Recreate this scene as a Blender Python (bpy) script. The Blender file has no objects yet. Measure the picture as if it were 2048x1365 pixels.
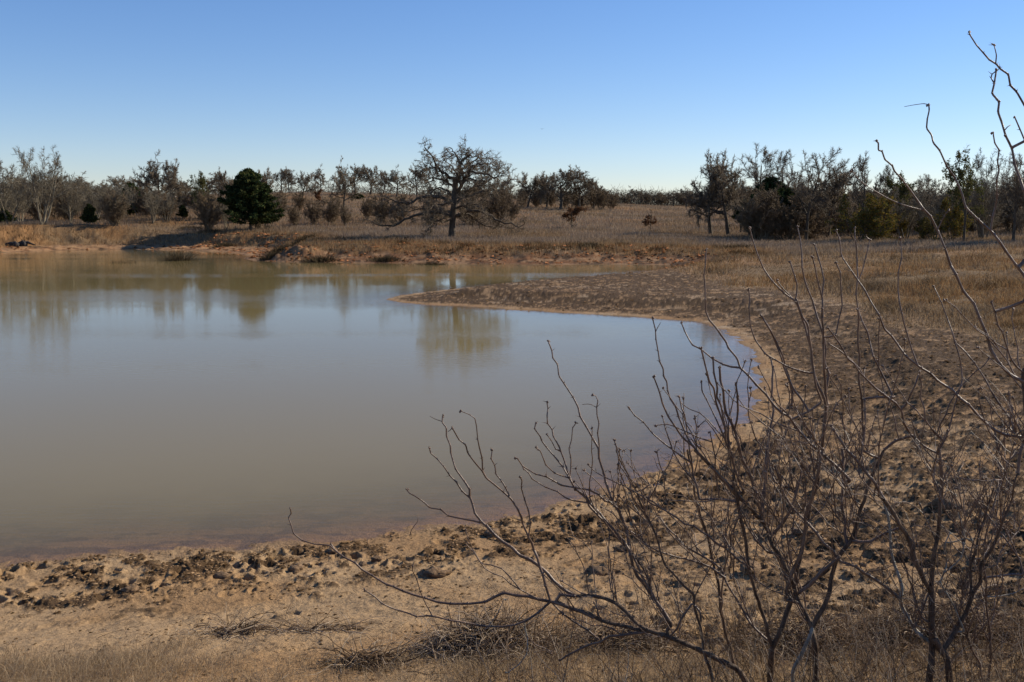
import bpy, math
import numpy as np
from mathutils import Vector

# ------------------------------------------------------------------ camera, sky, sun, exposure
SC = bpy.context.scene
COL = SC.collection
RAD = math.radians
CAMZ = 4.0
FPX = 2000.0
PITCH = math.atan(252.5 / FPX)
cam_d = bpy.data.cameras.new('camera')
cam = bpy.data.objects.new('camera', cam_d)
COL.objects.link(cam)
cam.location = (0, 0, CAMZ)
cam.rotation_euler = (math.pi / 2 - PITCH, 0, 0)
cam_d.sensor_width = 36.0
cam_d.lens = FPX / 2048 * 36.0
cam_d.clip_start = 0.05
cam_d.clip_end = 6000
SC.camera = cam

SUN_EL = RAD(33)
SUN_AZ = RAD(66)          # measured from +Y (ahead) towards +X (right)
w = bpy.data.worlds.new('World')
SC.world = w
w.use_nodes = True
nt = w.node_tree
for n in list(nt.nodes):
    nt.nodes.remove(n)
sky = nt.nodes.new('ShaderNodeTexSky')
sky.sky_type = 'NISHITA'
sky.sun_disc = False
sky.sun_elevation = SUN_EL
sky.sun_rotation = SUN_AZ
sky.altitude = 100
sky.air_density = 1.0
sky.dust_density = 0.0
sky.ozone_density = 3.5
hs = nt.nodes.new('ShaderNodeHueSaturation')
hs.inputs['Saturation'].default_value = 1.15
hs.inputs['Value'].default_value = 1.0
bg = nt.nodes.new('ShaderNodeBackground')
bg.inputs['Strength'].default_value = 0.083
wo = nt.nodes.new('ShaderNodeOutputWorld')
nt.links.new(sky.outputs[0], hs.inputs['Color'])
tint = nt.nodes.new('ShaderNodeVectorMath')
tint.operation = 'MULTIPLY'
tint.inputs[1].default_value = (1.02, 1.0, 1.18)
nt.links.new(hs.outputs[0], tint.inputs[0])
nt.links.new(tint.outputs[0], bg.inputs['Color'])
nt.links.new(bg.outputs[0], wo.inputs['Surface'])

sun_d = bpy.data.lights.new('sun', 'SUN')
sun_d.energy = 4.6
sun_d.angle = RAD(0.55)
sun_d.color = (1.0, 0.89, 0.72)
sun = bpy.data.objects.new('sun', sun_d)
COL.objects.link(sun)
sdir = Vector((math.sin(SUN_AZ) * math.cos(SUN_EL), math.cos(SUN_AZ) * math.cos(SUN_EL), math.sin(SUN_EL)))
sun.rotation_euler = sdir.to_track_quat('Z', 'Y').to_euler()
sun.location = (60, 30, 60)
SC.view_settings.view_transform = 'Standard'
SC.view_settings.look = 'None'
SC.view_settings.exposure = 0.42
SC.view_settings.gamma = 1.0
SC.render.engine = 'CYCLES'
SC.cycles.max_bounces = 5
SC.cycles.diffuse_bounces = 2
SC.cycles.glossy_bounces = 3
SC.cycles.transparent_max_bounces = 8
SC.cycles.transmission_bounces = 2

# ------------------------------------------------------------------ helpers
CP, SP = math.cos(PITCH), math.sin(PITCH)


def ray(px, py):
    """direction through a photo point, scaled so that y = 1"""
    px = np.asarray(px, float); py = np.asarray(py, float)
    dx = (px - 1024) / FPX
    dy = (682.5 - py) / FPX
    y = CP + dy * SP
    z = -SP + dy * CP
    return np.stack([dx / y, np.ones_like(dx), z / y], -1)


def at(px, py, D):
    r = ray(px, py)
    D = np.asarray(D, float)
    p = r * D[..., None] if D.ndim else r * D
    p = p.copy()
    p[..., 2] += CAMZ
    return p


def onz(px, py, z=0.0):
    r = ray(px, py)
    D = (z - CAMZ) / r[..., 2]
    return at(px, py, D)


def sstep(a, b, x):
    t = np.clip((x - a) / (b - a), 0, 1)
    return t * t * (3 - 2 * t)


def hash2(ix, iy, seed):
    h = (ix.astype(np.int64) * 374761393 + iy.astype(np.int64) * 668265263 + seed * 974634777) & 0xFFFFFFFF
    h = ((h ^ (h >> 13)) * 1274126177) & 0xFFFFFFFF
    h = h ^ (h >> 16)
    return (h & 0xFFFF) / 65535.0


def vnoise(x, y, seed=0):
    ix = np.floor(x); iy = np.floor(y)
    fx = x - ix; fy = y - iy
    fx = fx * fx * fx * (fx * (fx * 6 - 15) + 10)
    fy = fy * fy * fy * (fy * (fy * 6 - 15) + 10)
    a = hash2(ix, iy, seed); b = hash2(ix + 1, iy, seed)
    c = hash2(ix, iy + 1, seed); d = hash2(ix + 1, iy + 1, seed)
    return (a + (b - a) * fx) * (1 - fy) + (c + (d - c) * fx) * fy


def fbm(x, y, seed=0, octv=4, gain=0.5):
    s = np.zeros_like(x); amp = 1.0; tot = 0.0
    ca, sa = math.cos(0.6), math.sin(0.6)
    for o in range(octv):
        s += amp * vnoise(x, y, seed + o * 17)
        tot += amp
        x, y = (x * ca - y * sa) * 2.03 + 11.3, (x * sa + y * ca) * 2.03 + 5.7
        amp *= gain
    return s / tot


def tag(o, label=None, cat=None, group=None, kind=None):
    if label: o['label'] = label
    if cat: o['category'] = cat
    if group: o['group'] = group
    if kind: o['kind'] = kind
    return o


def empty(name, loc, rz=0.0, sc=(1, 1, 1)):
    o = bpy.data.objects.new(name, None)
    COL.objects.link(o)
    o.location = tuple(float(v) for v in loc)
    o.rotation_euler = (0, 0, rz)
    o.scale = sc
    o.empty_display_size = 0.3
    return o


def mesh_np(name, verts, faces, mat=None, parent=None, smooth=True, colors=None, attrs=None, link=True):
    """faces: (M,k) int array, or a list of such arrays"""
    me = bpy.data.meshes.new(name)
    if not isinstance(faces, (list, tuple)):
        faces = [faces]
    faces = [np.asarray(f, np.int32) for f in faces if len(f)]
    verts = np.asarray(verts, np.float32)
    me.vertices.add(len(verts))
    me.vertices.foreach_set('co', verts.ravel())
    nl = sum(f.size for f in faces)
    npoly = sum(len(f) for f in faces)
    me.loops.add(nl)
    me.polygons.add(npoly)
    me.loops.foreach_set('vertex_index', np.concatenate([f.ravel() for f in faces]))
    tot = np.concatenate([np.full(len(f), f.shape[1], np.int32) for f in faces])
    st = np.concatenate([[0], np.cumsum(tot)[:-1]]).astype(np.int32)
    me.polygons.foreach_set('loop_start', st)
    try:
        me.polygons.foreach_set('loop_total', tot)
    except Exception:
        pass
    if smooth:
        me.polygons.foreach_set('use_smooth', np.ones(npoly, bool))
    if colors is not None:
        a = me.attributes.new('tint', 'FLOAT_COLOR', 'POINT')
        c = np.ones((len(verts), 4), np.float32)
        c[:, :3] = colors
        a.data.foreach_set('color', c.ravel())
    if attrs:
        for k, v in attrs.items():
            a = me.attributes.new(k, 'FLOAT', 'POINT')
            a.data.foreach_set('value', np.asarray(v, np.float32))
    me.update(calc_edges=True)
    if mat:
        me.materials.append(mat)
    o = bpy.data.objects.new(name, me)
    if link:
        COL.objects.link(o)
    if parent:
        o.parent = parent
    return o


def norm(v):
    return v / np.maximum(np.linalg.norm(v, axis=-1, keepdims=True), 1e-9)


def tubes(P, R, S):
    """P (N,K,3), R (N,K) -> verts, quads; closed to a point by the small end radius"""
    P = np.asarray(P, float); R = np.asarray(R, float)
    N, K, _ = P.shape
    T = norm(np.gradient(P, axis=1))
    mean = norm(P[:, -1] - P[:, 0] + 1e-6)
    helper = np.where(np.abs(mean[:, 2:3]) > 0.8, np.array([[1.0, 0.13, 0]]), np.array([[0.1, 0.07, 1.0]]))
    ref = norm(np.cross(mean, helper))[:, None, :]
    U = norm(ref - T * (ref * T).sum(-1, keepdims=True))
    V = np.cross(T, U)
    a = np.arange(S) * 2 * math.pi / S
    ring = U[:, :, None, :] * np.cos(a)[None, None, :, None] + V[:, :, None, :] * np.sin(a)[None, None, :, None]
    verts = (P[:, :, None, :] + ring * R[:, :, None, None]).reshape(-1, 3)
    n = np.arange(N)[:, None, None] * (K * S)
    k = np.arange(K - 1)[None, :, None] * S
    s = np.arange(S)[None, None, :]
    s2 = (s + 1) % S
    q = np.stack([n + k + s, n + k + s2, n + k + S + s2, n + k + S + s], -1).reshape(-1, 4)
    return verts, q


def merge(parts):
    vs, fs, off = [], {}, 0
    for v, f in parts:
        f = np.asarray(f)
        vs.append(v)
        fs.setdefault(f.shape[1], []).append(f + off)
        off += len(v)
    return np.concatenate(vs), [np.concatenate(x) for x in fs.values()]


# ------------------------------------------------------------------ materials
def new_mat(name):
    m = bpy.data.materials.new(name)
    m.use_nodes = True
    t = m.node_tree
    for n in list(t.nodes):
        t.nodes.remove(n)
    out = t.nodes.new('ShaderNodeOutputMaterial')
    return m, t, out


def nod(t, typ, **kw):
    n = t.nodes.new(typ)
    for k, v in kw.items():
        setattr(n, k, v)
    return n


def noise_node(t, scale, detail=4, rough=0.55, vec=None):
    n = t.nodes.new('ShaderNodeTexNoise')
    n.inputs['Scale'].default_value = scale
    n.inputs['Detail'].default_value = detail
    n.inputs['Roughness'].default_value = rough
    if vec is not None:
        t.links.new(vec, n.inputs['Vector'])
    return n


def mapr(t, sock, a, b, c, d):
    m = t.nodes.new('ShaderNodeMapRange')
    m.inputs[1].default_value = a; m.inputs[2].default_value = b
    m.inputs[3].default_value = c; m.inputs[4].default_value = d
    t.links.new(sock, m.inputs[0])
    return m.outputs[0]


def mulcol(t, col, fac):
    v = t.nodes.new('ShaderNodeVectorMath')
    v.operation = 'SCALE'
    t.links.new(col, v.inputs[0])
    t.links.new(fac, v.inputs['Scale'])
    return v.outputs[0]


def bark_mat(name, c1, c2, scale=6.0, rough=0.85, bump=0.4, spec=0.3):
    m, t, out = new_mat(name)
    b = t.nodes.new('ShaderNodeBsdfPrincipled')
    tc = t.nodes.new('ShaderNodeTexCoord')
    mp = t.nodes.new('ShaderNodeMapping')
    mp.inputs['Scale'].default_value = (1, 1, 0.35)
    t.links.new(tc.outputs['Object'], mp.inputs[0])
    n = noise_node(t, scale, 5, 0.65, mp.outputs[0])
    r = t.nodes.new('ShaderNodeValToRGB')
    r.color_ramp.elements[0].position = 0.33
    r.color_ramp.elements[0].color = (*c1, 1)
    r.color_ramp.elements[1].position = 0.68
    r.color_ramp.elements[1].color = (*c2, 1)
    t.links.new(n.outputs[0], r.inputs[0])
    t.links.new(r.outputs[0], b.inputs['Base Color'])
    b.inputs['Roughness'].default_value = rough
    b.inputs['Specular IOR Level'].default_value = spec
    bp = t.nodes.new('ShaderNodeBump')
    bp.inputs['Strength'].default_value = bump
    bp.inputs['Distance'].default_value = 0.02
    t.links.new(n.outputs[0], bp.inputs['Height'])
    t.links.new(bp.outputs[0], b.inputs['Normal'])
    t.links.new(b.outputs[0], out.inputs[0])
    return m


def leaf_mat(name, attr=True, col=(0.05, 0.06, 0.03), trans=0.25):
    m, t, out = new_mat(name)
    d = t.nodes.new('ShaderNodeBsdfDiffuse')
    tr = t.nodes.new('ShaderNodeBsdfTranslucent')
    mx = t.nodes.new('ShaderNodeMixShader')
    mx.inputs[0].default_value = trans
    if attr:
        a = t.nodes.new('ShaderNodeAttribute')
        a.attribute_name = 'tint'
        t.links.new(a.outputs['Color'], d.inputs[0])
        t.links.new(a.outputs['Color'], tr.inputs[0])
    else:
        d.inputs[0].default_value = (*col, 1)
        tr.inputs[0].default_value = (*col, 1)
    t.links.new(d.outputs[0], mx.inputs[1])
    t.links.new(tr.outputs[0], mx.inputs[2])
    t.links.new(mx.outputs[0], out.inputs[0])
    return m


M_OAK = bark_mat('dark_bark', (0.036, 0.028, 0.019), (0.125, 0.098, 0.068), 3.0)
M_TWIG = bark_mat('oak_twig', (0.10, 0.075, 0.046), (0.21, 0.158, 0.10), 1.2)
M_PALE = bark_mat('pale_bark', (0.105, 0.087, 0.058), (0.235, 0.20, 0.14), 2.0)
M_BRUSH = bark_mat('brush_twig', (0.095, 0.066, 0.037), (0.215, 0.155, 0.09), 0.6)
M_DRIFT = bark_mat('driftwood', (0.35, 0.32, 0.28), (0.6, 0.56, 0.5), 8.0)
M_LOG = bark_mat('wet_log', (0.012, 0.01, 0.009), (0.06, 0.05, 0.045), 5.0)
M_THORN = bark_mat('thorn_bark', (0.075, 0.042, 0.027), (0.21, 0.135, 0.09), 14.0, 0.45, 0.6, 0.45)
M_TRUNKM = bark_mat('shrub_bark', (0.035, 0.021, 0.013), (0.18, 0.115, 0.07), 26.0, 0.7, 1.0, 0.3)
M_PALEM = bark_mat('weathered_bark', (0.11, 0.095, 0.07), (0.36, 0.33, 0.27), 22.0, 0.6, 0.6, 0.4)
M_BUD = bark_mat('bud', (0.02, 0.014, 0.01), (0.07, 0.05, 0.035), 30.0)
M_LEAF = leaf_mat('leaf')
M_CRUMB = leaf_mat('crumb', trans=0.0)
M_GRASS = leaf_mat('dry_grass', trans=0.3)

# ------------------------------------------------------------------ the pond's outline and the lie of the land
SHORE = [(0, 1130), (200, 1113), (400, 1098), (480, 1094), (560, 1090), (640, 1078), (700, 1075), (780, 1064), (850, 1058),
         (900, 1046), (950, 1045), (1010, 1028), (1050, 1028), (1110, 1010), (1150, 1000), (1200, 988), (1230, 968), (1275, 962), (1300, 946),
         (1335, 938), (1340, 922), (1385, 902), (1400, 885), (1440, 872), (1455, 852), (1490, 840), (1500, 822), (1522, 800), (1512, 776), (1520, 750),
         (1508, 722), (1500, 700), (1470, 675), (1440, 657), (1400, 646), (1300, 636), (1200, 630), (1100, 624), (1000, 618),
         (900, 612), (830, 609), (790, 605), (772, 600), (790, 594), (830, 587), (900, 579), (1000, 570), (1060, 566),
         (1100, 562), (1180, 559), (1220, 553), (1260, 548), (1310, 542), (1338, 536), (1350, 531), (1300, 529.5), (1200, 529),
         (1100, 529.5), (1000, 528.5), (900, 528.5), (800, 527), (700, 526.5), (640, 525), (590, 525), (530, 523), (500, 521),
         (492, 518), (500, 513), (484, 508), (450, 504.5), (400, 502), (340, 500), (250, 499), (130, 500.5), (60, 503), (0, 505.5)]
sp = np.array(SHORE, float)
shore_w = onz(sp[:, 0], sp[:, 1])[:, :2]
ext = np.array([[-75, 100], [-85, 70], [-60, 30], [-38, 16], [-18, 11.6]])
POLY = np.concatenate([shore_w, ext])


def sdf(x, y):
    """signed distance to the shoreline: > 0 on land, < 0 in the water"""
    shp = x.shape
    x = x.ravel(); y = y.ravel()
    d2 = np.full(x.shape, 1e18)
    ins = np.zeros(x.shape, bool)
    n = len(POLY)
    for i in range(n):
        ax, ay = POLY[i]; bx, by = POLY[(i + 1) % n]
        ex, ey = bx - ax, by - ay
        L = ex * ex + ey * ey + 1e-12
        t = np.clip(((x - ax) * ex + (y - ay) * ey) / L, 0, 1)
        dx = x - ax - t * ex; dy = y - ay - t * ey
        np.minimum(d2, dx * dx + dy * dy, out=d2)
        if ay != by:
            c = (ay > y) != (by > y)
            ins ^= c & (x < (bx - ax) * (y - ay) / (by - ay) + ax)
    d = np.sqrt(d2)
    return np.where(ins, -d, d).reshape(shp)


# control points (photo x, photo y, distance) that the ground passes through
CTRL = [(0, 1365, 6.3), (500, 1365, 6.3), (1000, 1365, 6.3), (1500, 1365, 6.2), (2048, 1365, 6.0),
        (300, 1230, 8.6), (900, 1230, 8.4), (1300, 1160, 9.3), (1800, 1000, 11.6), (1900, 1200, 8.3), (2048, 950, 12.5),
        (1900, 850, 16.5), (2048, 800, 18), (1800, 760, 21), (2000, 700, 25), (1800, 620, 36), (1650, 640, 33), (2048, 640, 31),
        (1600, 600, 40), (1700, 560, 50), (2048, 560, 44), (1850, 545, 50), (2048, 520, 58), (1900, 512, 66), (1500, 545, 58), (1450, 510, 78),
        (1650, 520, 66), (1750, 505, 76), (1450, 498, 86), (2048, 505, 68), (1950, 500, 74), (1700, 492, 86), (1600, 488, 95),
        (1430, 473, 118), (1520, 480, 108), (1725, 482, 98), (1927, 490, 84), (2048, 488, 80), (1300, 463, 128), (1144, 458, 128), (1250, 492, 88), (1050, 491, 88),
        (900, 490, 88), (750, 489, 88), (903, 477, 100), (700, 482, 97), (620, 470, 104), (503, 461, 124), (430, 468, 121), (350, 470, 123), (300, 460, 126), (200, 454, 123),
        (89, 450, 122), (0, 450, 122), (-200, 450, 122), (180, 445, 140), (350, 440, 138), (500, 445, 135), (700, 440, 150), (900, 445, 150), (1100, 441, 150),
        (1250, 438, 160), (1060, 418, 200), (1190, 421, 200), (1300, 428, 210), (1250, 411, 240), (1150, 408, 250), (1000, 400, 250),
        (687, 427, 165), (604, 397, 230), (700, 389, 255), (800, 390, 255), (640, 384, 262), (560, 386, 262), (450, 390, 262), (330, 410, 200), (600, 420, 180), (760, 415, 190), (900, 412, 200),
        (350, 430, 150), (200, 400, 260), (0, 405, 260), (1400, 425, 250), (1500, 430, 200), (1700, 440, 180), (2048, 450, 160), (1350, 412, 320)]
cp = np.array(CTRL, float)
cw = at(cp[:, 0], cp[:, 1], cp[:, 2])
extra = np.array([[0, 0, 2.3], [9, 0, 2.3], [-9, 0, 2.3], [22, 0, 2.3], [-22, 0, 2.3], [45, 5, 2.5], [-45, 3, 2.3], [0, -12, 1.6], [0, -60, 2], [60, -50, 3], [-60, -50, 2],
                  [40, 25, 1.6], [60, 60, 2.4], [90, 100, 3.5], [-95, 60, 2.5], [-60, 10, 2.2], [-110, 120, 3.5], [-25, 7, 1.3], [-75, 20, 2.0], [-14, 6, 1.1],
                  [0, 420, 4], [-150, 400, 4], [150, 400, 4], [-300, 300, 5], [300, 300, 4], [0, 900, 4], [-700, 600, 8], [700, 600, 6], [-1300, 0, 5], [1300, 0, 5], [0, -1300, 5], [0, 1500, 6], [-60, 300, 9.0], [-30, 300, 8.8], [20, 300, 7.5]])
CW = np.concatenate([cw, extra])


def rbf_fit():
    X = CW[:, :2]
    d = np.linalg.norm(X[:, None] - X[None], axis=-1)
    # distances measured in log-ish space keep the near field from ringing
    return np.linalg.solve(np.block([[d, np.ones((len(X), 1))], [np.ones((1, len(X))), np.zeros((1, 1))]]),
                           np.concatenate([CW[:, 2], [0]]))


RW = rbf_fit()


def h_base(x, y):
    shp = x.shape
    x = x.ravel(); y = y.ravel()
    out = np.full(x.shape, RW[-1])
    for i in range(len(CW)):
        out += RW[i] * np.sqrt((x - CW[i, 0]) ** 2 + (y - CW[i, 1]) ** 2)
    return out.reshape(shp)


MND = at(585, 512, 88.0)
rng = np.random.default_rng(7)


def wobble(x, y):
    return (fbm(x * 0.9, y * 0.9, 3, 3) - 0.5) + 0.8 * (fbm(x * 3.1, y * 3.1, 5, 3) - 0.5) * sstep(45, 30, y)


def ground(x, y, s=None, fine=False):
    if s is None:
        s = sdf(x, y)
    s = s + wobble(x, y) * np.clip(0.25 + 0.012 * y, 0.25, 1.6)
    h0 = np.maximum(h_base(x, y), 0.3)
    far = sstep(65, 80, y)
    left = far * sstep(-5, -30, x)
    k1 = 0.07 + 0.07 * far
    brk = 2.4 + 1.6 * left
    k2 = 0.22 + 0.06 * far + 0.22 * left
    ramp = np.where(s < brk, k1 * s, k1 * brk + k2 * (s - brk))
    # soft minimum
    kk = 0.12 + 0.1 * far
    hmm = np.clip(0.5 + 0.5 * (h0 - ramp) / kk, 0, 1)
    z = h0 * (1 - hmm) + ramp * hmm - kk * hmm * (1 - hmm)
    under = -0.035 + 0.075 * s
    z = np.where(s < 0, np.maximum(0.075 * s, -1.6 + 0 * under), z)
    # spoil mound on the far shore
    mx = (x - MND[0]) / 2.6; my = (y - MND[1]) / 1.6
    z += 1.0 * np.exp(-(mx * mx + my * my)) * sstep(0.0, 3.0, s)
    z += 0.7 * (fbm(x * 1.6, y * 1.6, 23, 4, 0.6) - 0.5) * np.exp(-(mx * mx + my * my) * 0.6) * sstep(-0.2, 1.0, s)
    # broad field undulation
    z += (fbm(x * 0.12, y * 0.12, 21, 3) - 0.5) * 0.5 * sstep(3, 14, s) * sstep(20, 60, y)
    return z, s


# ------------------------------------------------------------------ ground sheet
def zones(x, y, s, z):
    """masks that say what the ground is made of at a point"""
    r = np.hypot(x, y)
    far = sstep(62, 78, y)
    n1 = fbm(x * 0.35, y * 0.35, 40, 4)
    # the trampled, clod strewn margin: right hand beach and spit
    right = sstep(1.0, 6.0, x - (-1.5 + 0.0 * y)) * (1 - far)
    spit = (1 - far) * sstep(26, 32, y)
    clod = np.maximum(right * sstep(0.35, 1.0, s), spit * sstep(0.2, 0.8, s)) * (1 - far)
    # grass takes over away from the water
    gr_right = sstep(0, 1, (x - 11.2 + (n1 - 0.5) * 6) / 3.5) * sstep(15, 24, y) * (1 - far)
    gr_neck = sstep(46, 53, y + (n1 - 0.5) * 14) * sstep(9, 14, x + (n1 - .5) * 4) * sstep(0.6, 2.0, s) * (1 - far)
    gr_far = far * sstep(2.6, 4.6, s + (n1 - 0.5) * 2.6)
    gr_near = 0.55 * sstep(8.6, 6.6, r + (n1 - 0.5) * 3.0)
    gr = np.clip(np.maximum.reduce([gr_right, gr_neck, gr_far, gr_near * (y < 12)]), 0, 1)
    gr = np.where(y < -2, 1.0, gr)
    return far, clod * (1 - 0.8 * gr), gr, n1


def build_ground():
    dep = np.arange(1.0, 0.0285, -0.00105)
    r1 = CAMZ / dep
    r1 = np.concatenate([r1[r1 < 19], CAMZ / np.arange(CAMZ / 19.05, CAMZ / 64, -0.00056), np.arange(64.1, 132, 0.36)])
    r0 = np.linspace(0.3, r1[0], 26)[:-1]
    r2 = np.geomspace(r1[-1], 3500, 150)[1:]
    rr = np.concatenate([r0, r1, r2])
    a_in = np.radians(np.arange(-30.5, 30.51, 0.056))
    a_mid = np.radians(np.arange(31, 60, 0.5))
    a_out = np.radians(np.arange(60, 180.1, 4.0))
    th = np.concatenate([-a_out[::-1], -a_mid[::-1], a_in, a_mid, a_out])
    R, T = np.meshgrid(rr, th, indexing='ij')
    x = R * np.sin(T); y = R * np.cos(T)
    s0 = sdf(x, y)
    z, s = ground(x, y, s0)
    far, clod, gr, n1 = zones(x, y, s, z)
    res = np.clip(R / 14.0, 1, 6)
    # -- relief --------------------------------------------------------
    land = sstep(-0.5, 0.25, s)
    f_a = fbm(x * 3.2, y * 3.2, 60, 4, 0.55)
    f_b = fbm(x * 8.5, y * 8.5, 70, 4, 0.6)
    f_c = fbm(x * 1.1, y * 1.1, 80, 3)
    lump = sstep(0.42, 0.72, f_a * 0.55 + f_b * 0.45 + (f_c - 0.5) * 0.35)
    near = (1 - sstep(14, 20, R)) * (s > -0.1)
    margin = near * sstep(0.05, 0.3, s) * (1 - sstep(1.5, 2.6, s + (f_c - .5) * 1.2))
    amp = clod * (0.045 - 0.02 * sstep(20, 32, R)) + margin * 0.03 + 0.010 * near
    z += land * amp * (lump - 0.25)
    z += land * 0.018 * (f_b - 0.5) * (1 + clod)
    # churned red bank on the far side
    bank = far * sstep(0.2, 0.8, s) * (1 - sstep(5, 8, s))
    z += bank * 0.14 * (fbm(x * 0.8, y * 0.8, 90, 4, 0.6) - 0.5)
    z += bank * 0.06 * sstep(0.4, 0.7, fbm(x * 1.7, y * 1.7, 95, 3))
    # tussock swells on the golden slope to the right
    hum = sstep(6, 10, s) * gr * sstep(30, 42, y) * (1 - far) * sstep(12, 20, x)
    z += hum * 0.65 * (fbm(x * 0.5 + y * 0.12, y * 0.5, 97, 3) - 0.45)
    # -- hoof pits and the rims pushed up round them ---------------------
    pr = np.random.default_rng(5)
    pits = []
    for k in range(5200):
        a = pr.uniform(-0.52, 0.52)
        r = 7.2 + 24 * pr.random() ** 1.5
        pits.append((a, r))
    pits = np.array(pits)
    px_, py_ = pits[:, 1] * np.sin(pits[:, 0]), pits[:, 1] * np.cos(pits[:, 0])
    ps = sdf(px_, py_)
    crowd = fbm(px_ * 0.8, py_ * 0.8, 55, 3)
    for k in range(len(pits)):
        if ps[k] < 0.12:
            continue
        leftside = px_[k] < 0.5
        lim = 2.3 if leftside else 9.0
        if ps[k] > lim * (0.6 + 0.9 * crowd[k]):
            continue
        keep = 0.20 * math.exp(-((ps[k] - 0.9) / 1.1) ** 2) + 0.02 if leftside else 0.3
        if pr.random() > keep + 0.05:
            continue
        rad = pr.uniform(0.045, 0.10) * (1.25 if ps[k] < 1.6 else 0.9)
        dpt = pr.uniform(0.03, 0.09) * (1.1 if ps[k] < 1.6 else 0.6)
        i0, i1 = np.searchsorted(rr, [pits[k, 1] - rad * 2.2, pits[k, 1] + rad * 2.2])
        da = rad * 2.2 / pits[k, 1]
        j0, j1 = np.searchsorted(th, [pits[k, 0] - da, pits[k, 0] + da])
        dx = x[i0:i1, j0:j1] - px_[k]; dy = y[i0:i1, j0:j1] - py_[k]
        ang = pr.uniform(0, 3.14)
        ca, sa = math.cos(ang), math.sin(ang)
        u = (dx * ca + dy * sa) / (rad * 1.25); v = (-dx * sa + dy * ca) / (rad * 0.8)
        q = np.sqrt(u * u + v * v) + (f_b[i0:i1, j0:j1] - 0.5) * 0.55
        z[i0:i1, j0:j1] += -dpt * (1 - sstep(0.55, 1.0, q)) + dpt * 0.35 * np.exp(-((q - 1.25) / 0.28) ** 2)
    # -- what it is made of ----------------------------------------------
    def C(r_, g_, b_):
        return np.array([r_, g_, b_])
    sand = C(0.35, 0.235, 0.128)
    sand2 = C(0.31, 0.19, 0.092)
    pale = C(0.44, 0.35, 0.24)
    dark = C(0.072, 0.044, 0.023)
    red = C(0.16, 0.078, 0.037)
    wet = C(0.17, 0.105, 0.06)
    duff = C(0.17, 0.115, 0.062)
    silt = C(0.24, 0.15, 0.08)
    mixc = lambda a, b, t: a + (b - a) * t[..., None]
    big = fbm(x * 0.6, y * 0.6, 110, 4)
    fineg = fbm(x * 14, y * 14, 120, 3, 0.6)
    c = mixc(sand[None, None], sand2, sstep(0.35, 0.65, big))
    c = mixc(c, pale, sstep(0.55, 0.75, fbm(x * 0.35, y * 0.9, 130, 3)) * (1 - far) * sstep(28, 36, y) * 0.9)
    midd = sstep(15, 24, R)
    c = mixc(c, C(0.20, 0.122, 0.066), clod * (0.15 + 0.4 * midd))
    # dark organic litter sits on the clods
    sx = fbm(x * 1.9, y * 1.9, 140, 4, 0.6)
    sd = f_b * 0.4 + f_a * 0.35 + sx * 0.25
    tmk = np.clip(clod + margin * 0.85 + near * 0.15, 0, 1)
    thr = 0.60 - (0.108 + 0.055 * midd) * clod - 0.085 * margin
    thr = thr - 0.04 * clod * sstep(0.42, 0.62, fbm(x * 0.16, y * 0.16, 150, 3))
    c = mixc(c, dark, tmk * sstep(thr - 0.02, thr + 0.04, sd) * 0.95)
    spk = sstep(0.62, 0.72, fineg)
    c = mixc(c, dark, spk * 0.45 * (1 - far))
    # far bank
    fb = far * (1 - 0.0 * gr)
    rb = mixc(red[None, None], C(0.25, 0.15, 0.08), sstep(0.45, 0.62, fbm(x * 0.7, y * 1.4, 160, 4, .6)))
    rb = mixc(rb, C(0.05, 0.032, 0.02), sstep(0.52, 0.64, fbm(x * 1.3, y * 1.3, 165, 3, .6)) * 0.8)
    mo = np.exp(-(((x - MND[0]) / 3.2) ** 2 + ((y - MND[1]) / 2.2) ** 2))
    rb = mixc(rb, C(0.13, 0.08, 0.045), np.clip(mo * 1.4, 0, 1) * sstep(0.35, 0.55, fbm(x * 2, y * 2, 168, 3)))  # dark mottle on the mound: brush and shadow put into the soil colour
    leftfar = sstep(-8, -26, x)
    rb = mixc(rb, C(0.34, 0.20, 0.10), leftfar * (1 - sstep(2.4, 4.2, s)) * 0.85 * sstep(0.35, 0.55, fbm(x * 0.9, y * 1.8, 169, 3)))
    c = mixc(c, rb, fb)
    gcol = mixc(duff[None, None], C(0.22, 0.115, 0.045), sstep(0.4, 0.7, fbm(x * 0.2, y * 0.2, 170, 3)) * 0.8)
    c = mixc(c, gcol, gr * (0.85 - 0.5 * (y < 12)))
    c = mixc(c, wet, (1 - sstep(-0.05, 0.38, s + (f_b - .5) * .25)) * (0.7 - 0.35 * far))
    c = mixc(c, silt, (s < -0.02) * 1.0)
    mot = sstep(0.5, 0.62, fbm(x * 2.2, y * 3.6, 180, 4, .6))
    c = mixc(c, C(0.085, 0.06, 0.042), (s < -0.02) * mot * 0.6)
    lowest = sstep(3, -1.5, y) * 0
    c = np.clip(c * (0.88 + 0.24 * fineg[..., None]), 0.01, 0.9)
    # -- mesh -------------------------------------------------------------
    nr, na = x.shape
    V = np.stack([x, y, z], -1).reshape(-1, 3)
    idx = np.arange(nr * na).reshape(nr, na)
    q = np.stack([idx[:-1, :-1], idx[:-1, 1:], idx[1:, 1:], idx[1:, :-1]], -1).reshape(-1, 4)
    # close the centre
    V = np.concatenate([V, [[0, 0, float(z[0].mean())]]])
    c2 = np.concatenate([c.reshape(-1, 3), [[0.2, 0.15, 0.08]]])
    tri = np.stack([np.full(na - 1, nr * na), idx[0, 1:], idx[0, :-1]], -1)
    m, t, out = new_mat('earth')
    b = t.nodes.new('ShaderNodeBsdfPrincipled')
    b.inputs['Roughness'].default_value = 0.95
    b.inputs['Specular IOR Level'].default_value = 0.12
    a = t.nodes.new('ShaderNodeAttribute'); a.attribute_name = 'tint'
    g = t.nodes.new('ShaderNodeNewGeometry')
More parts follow.
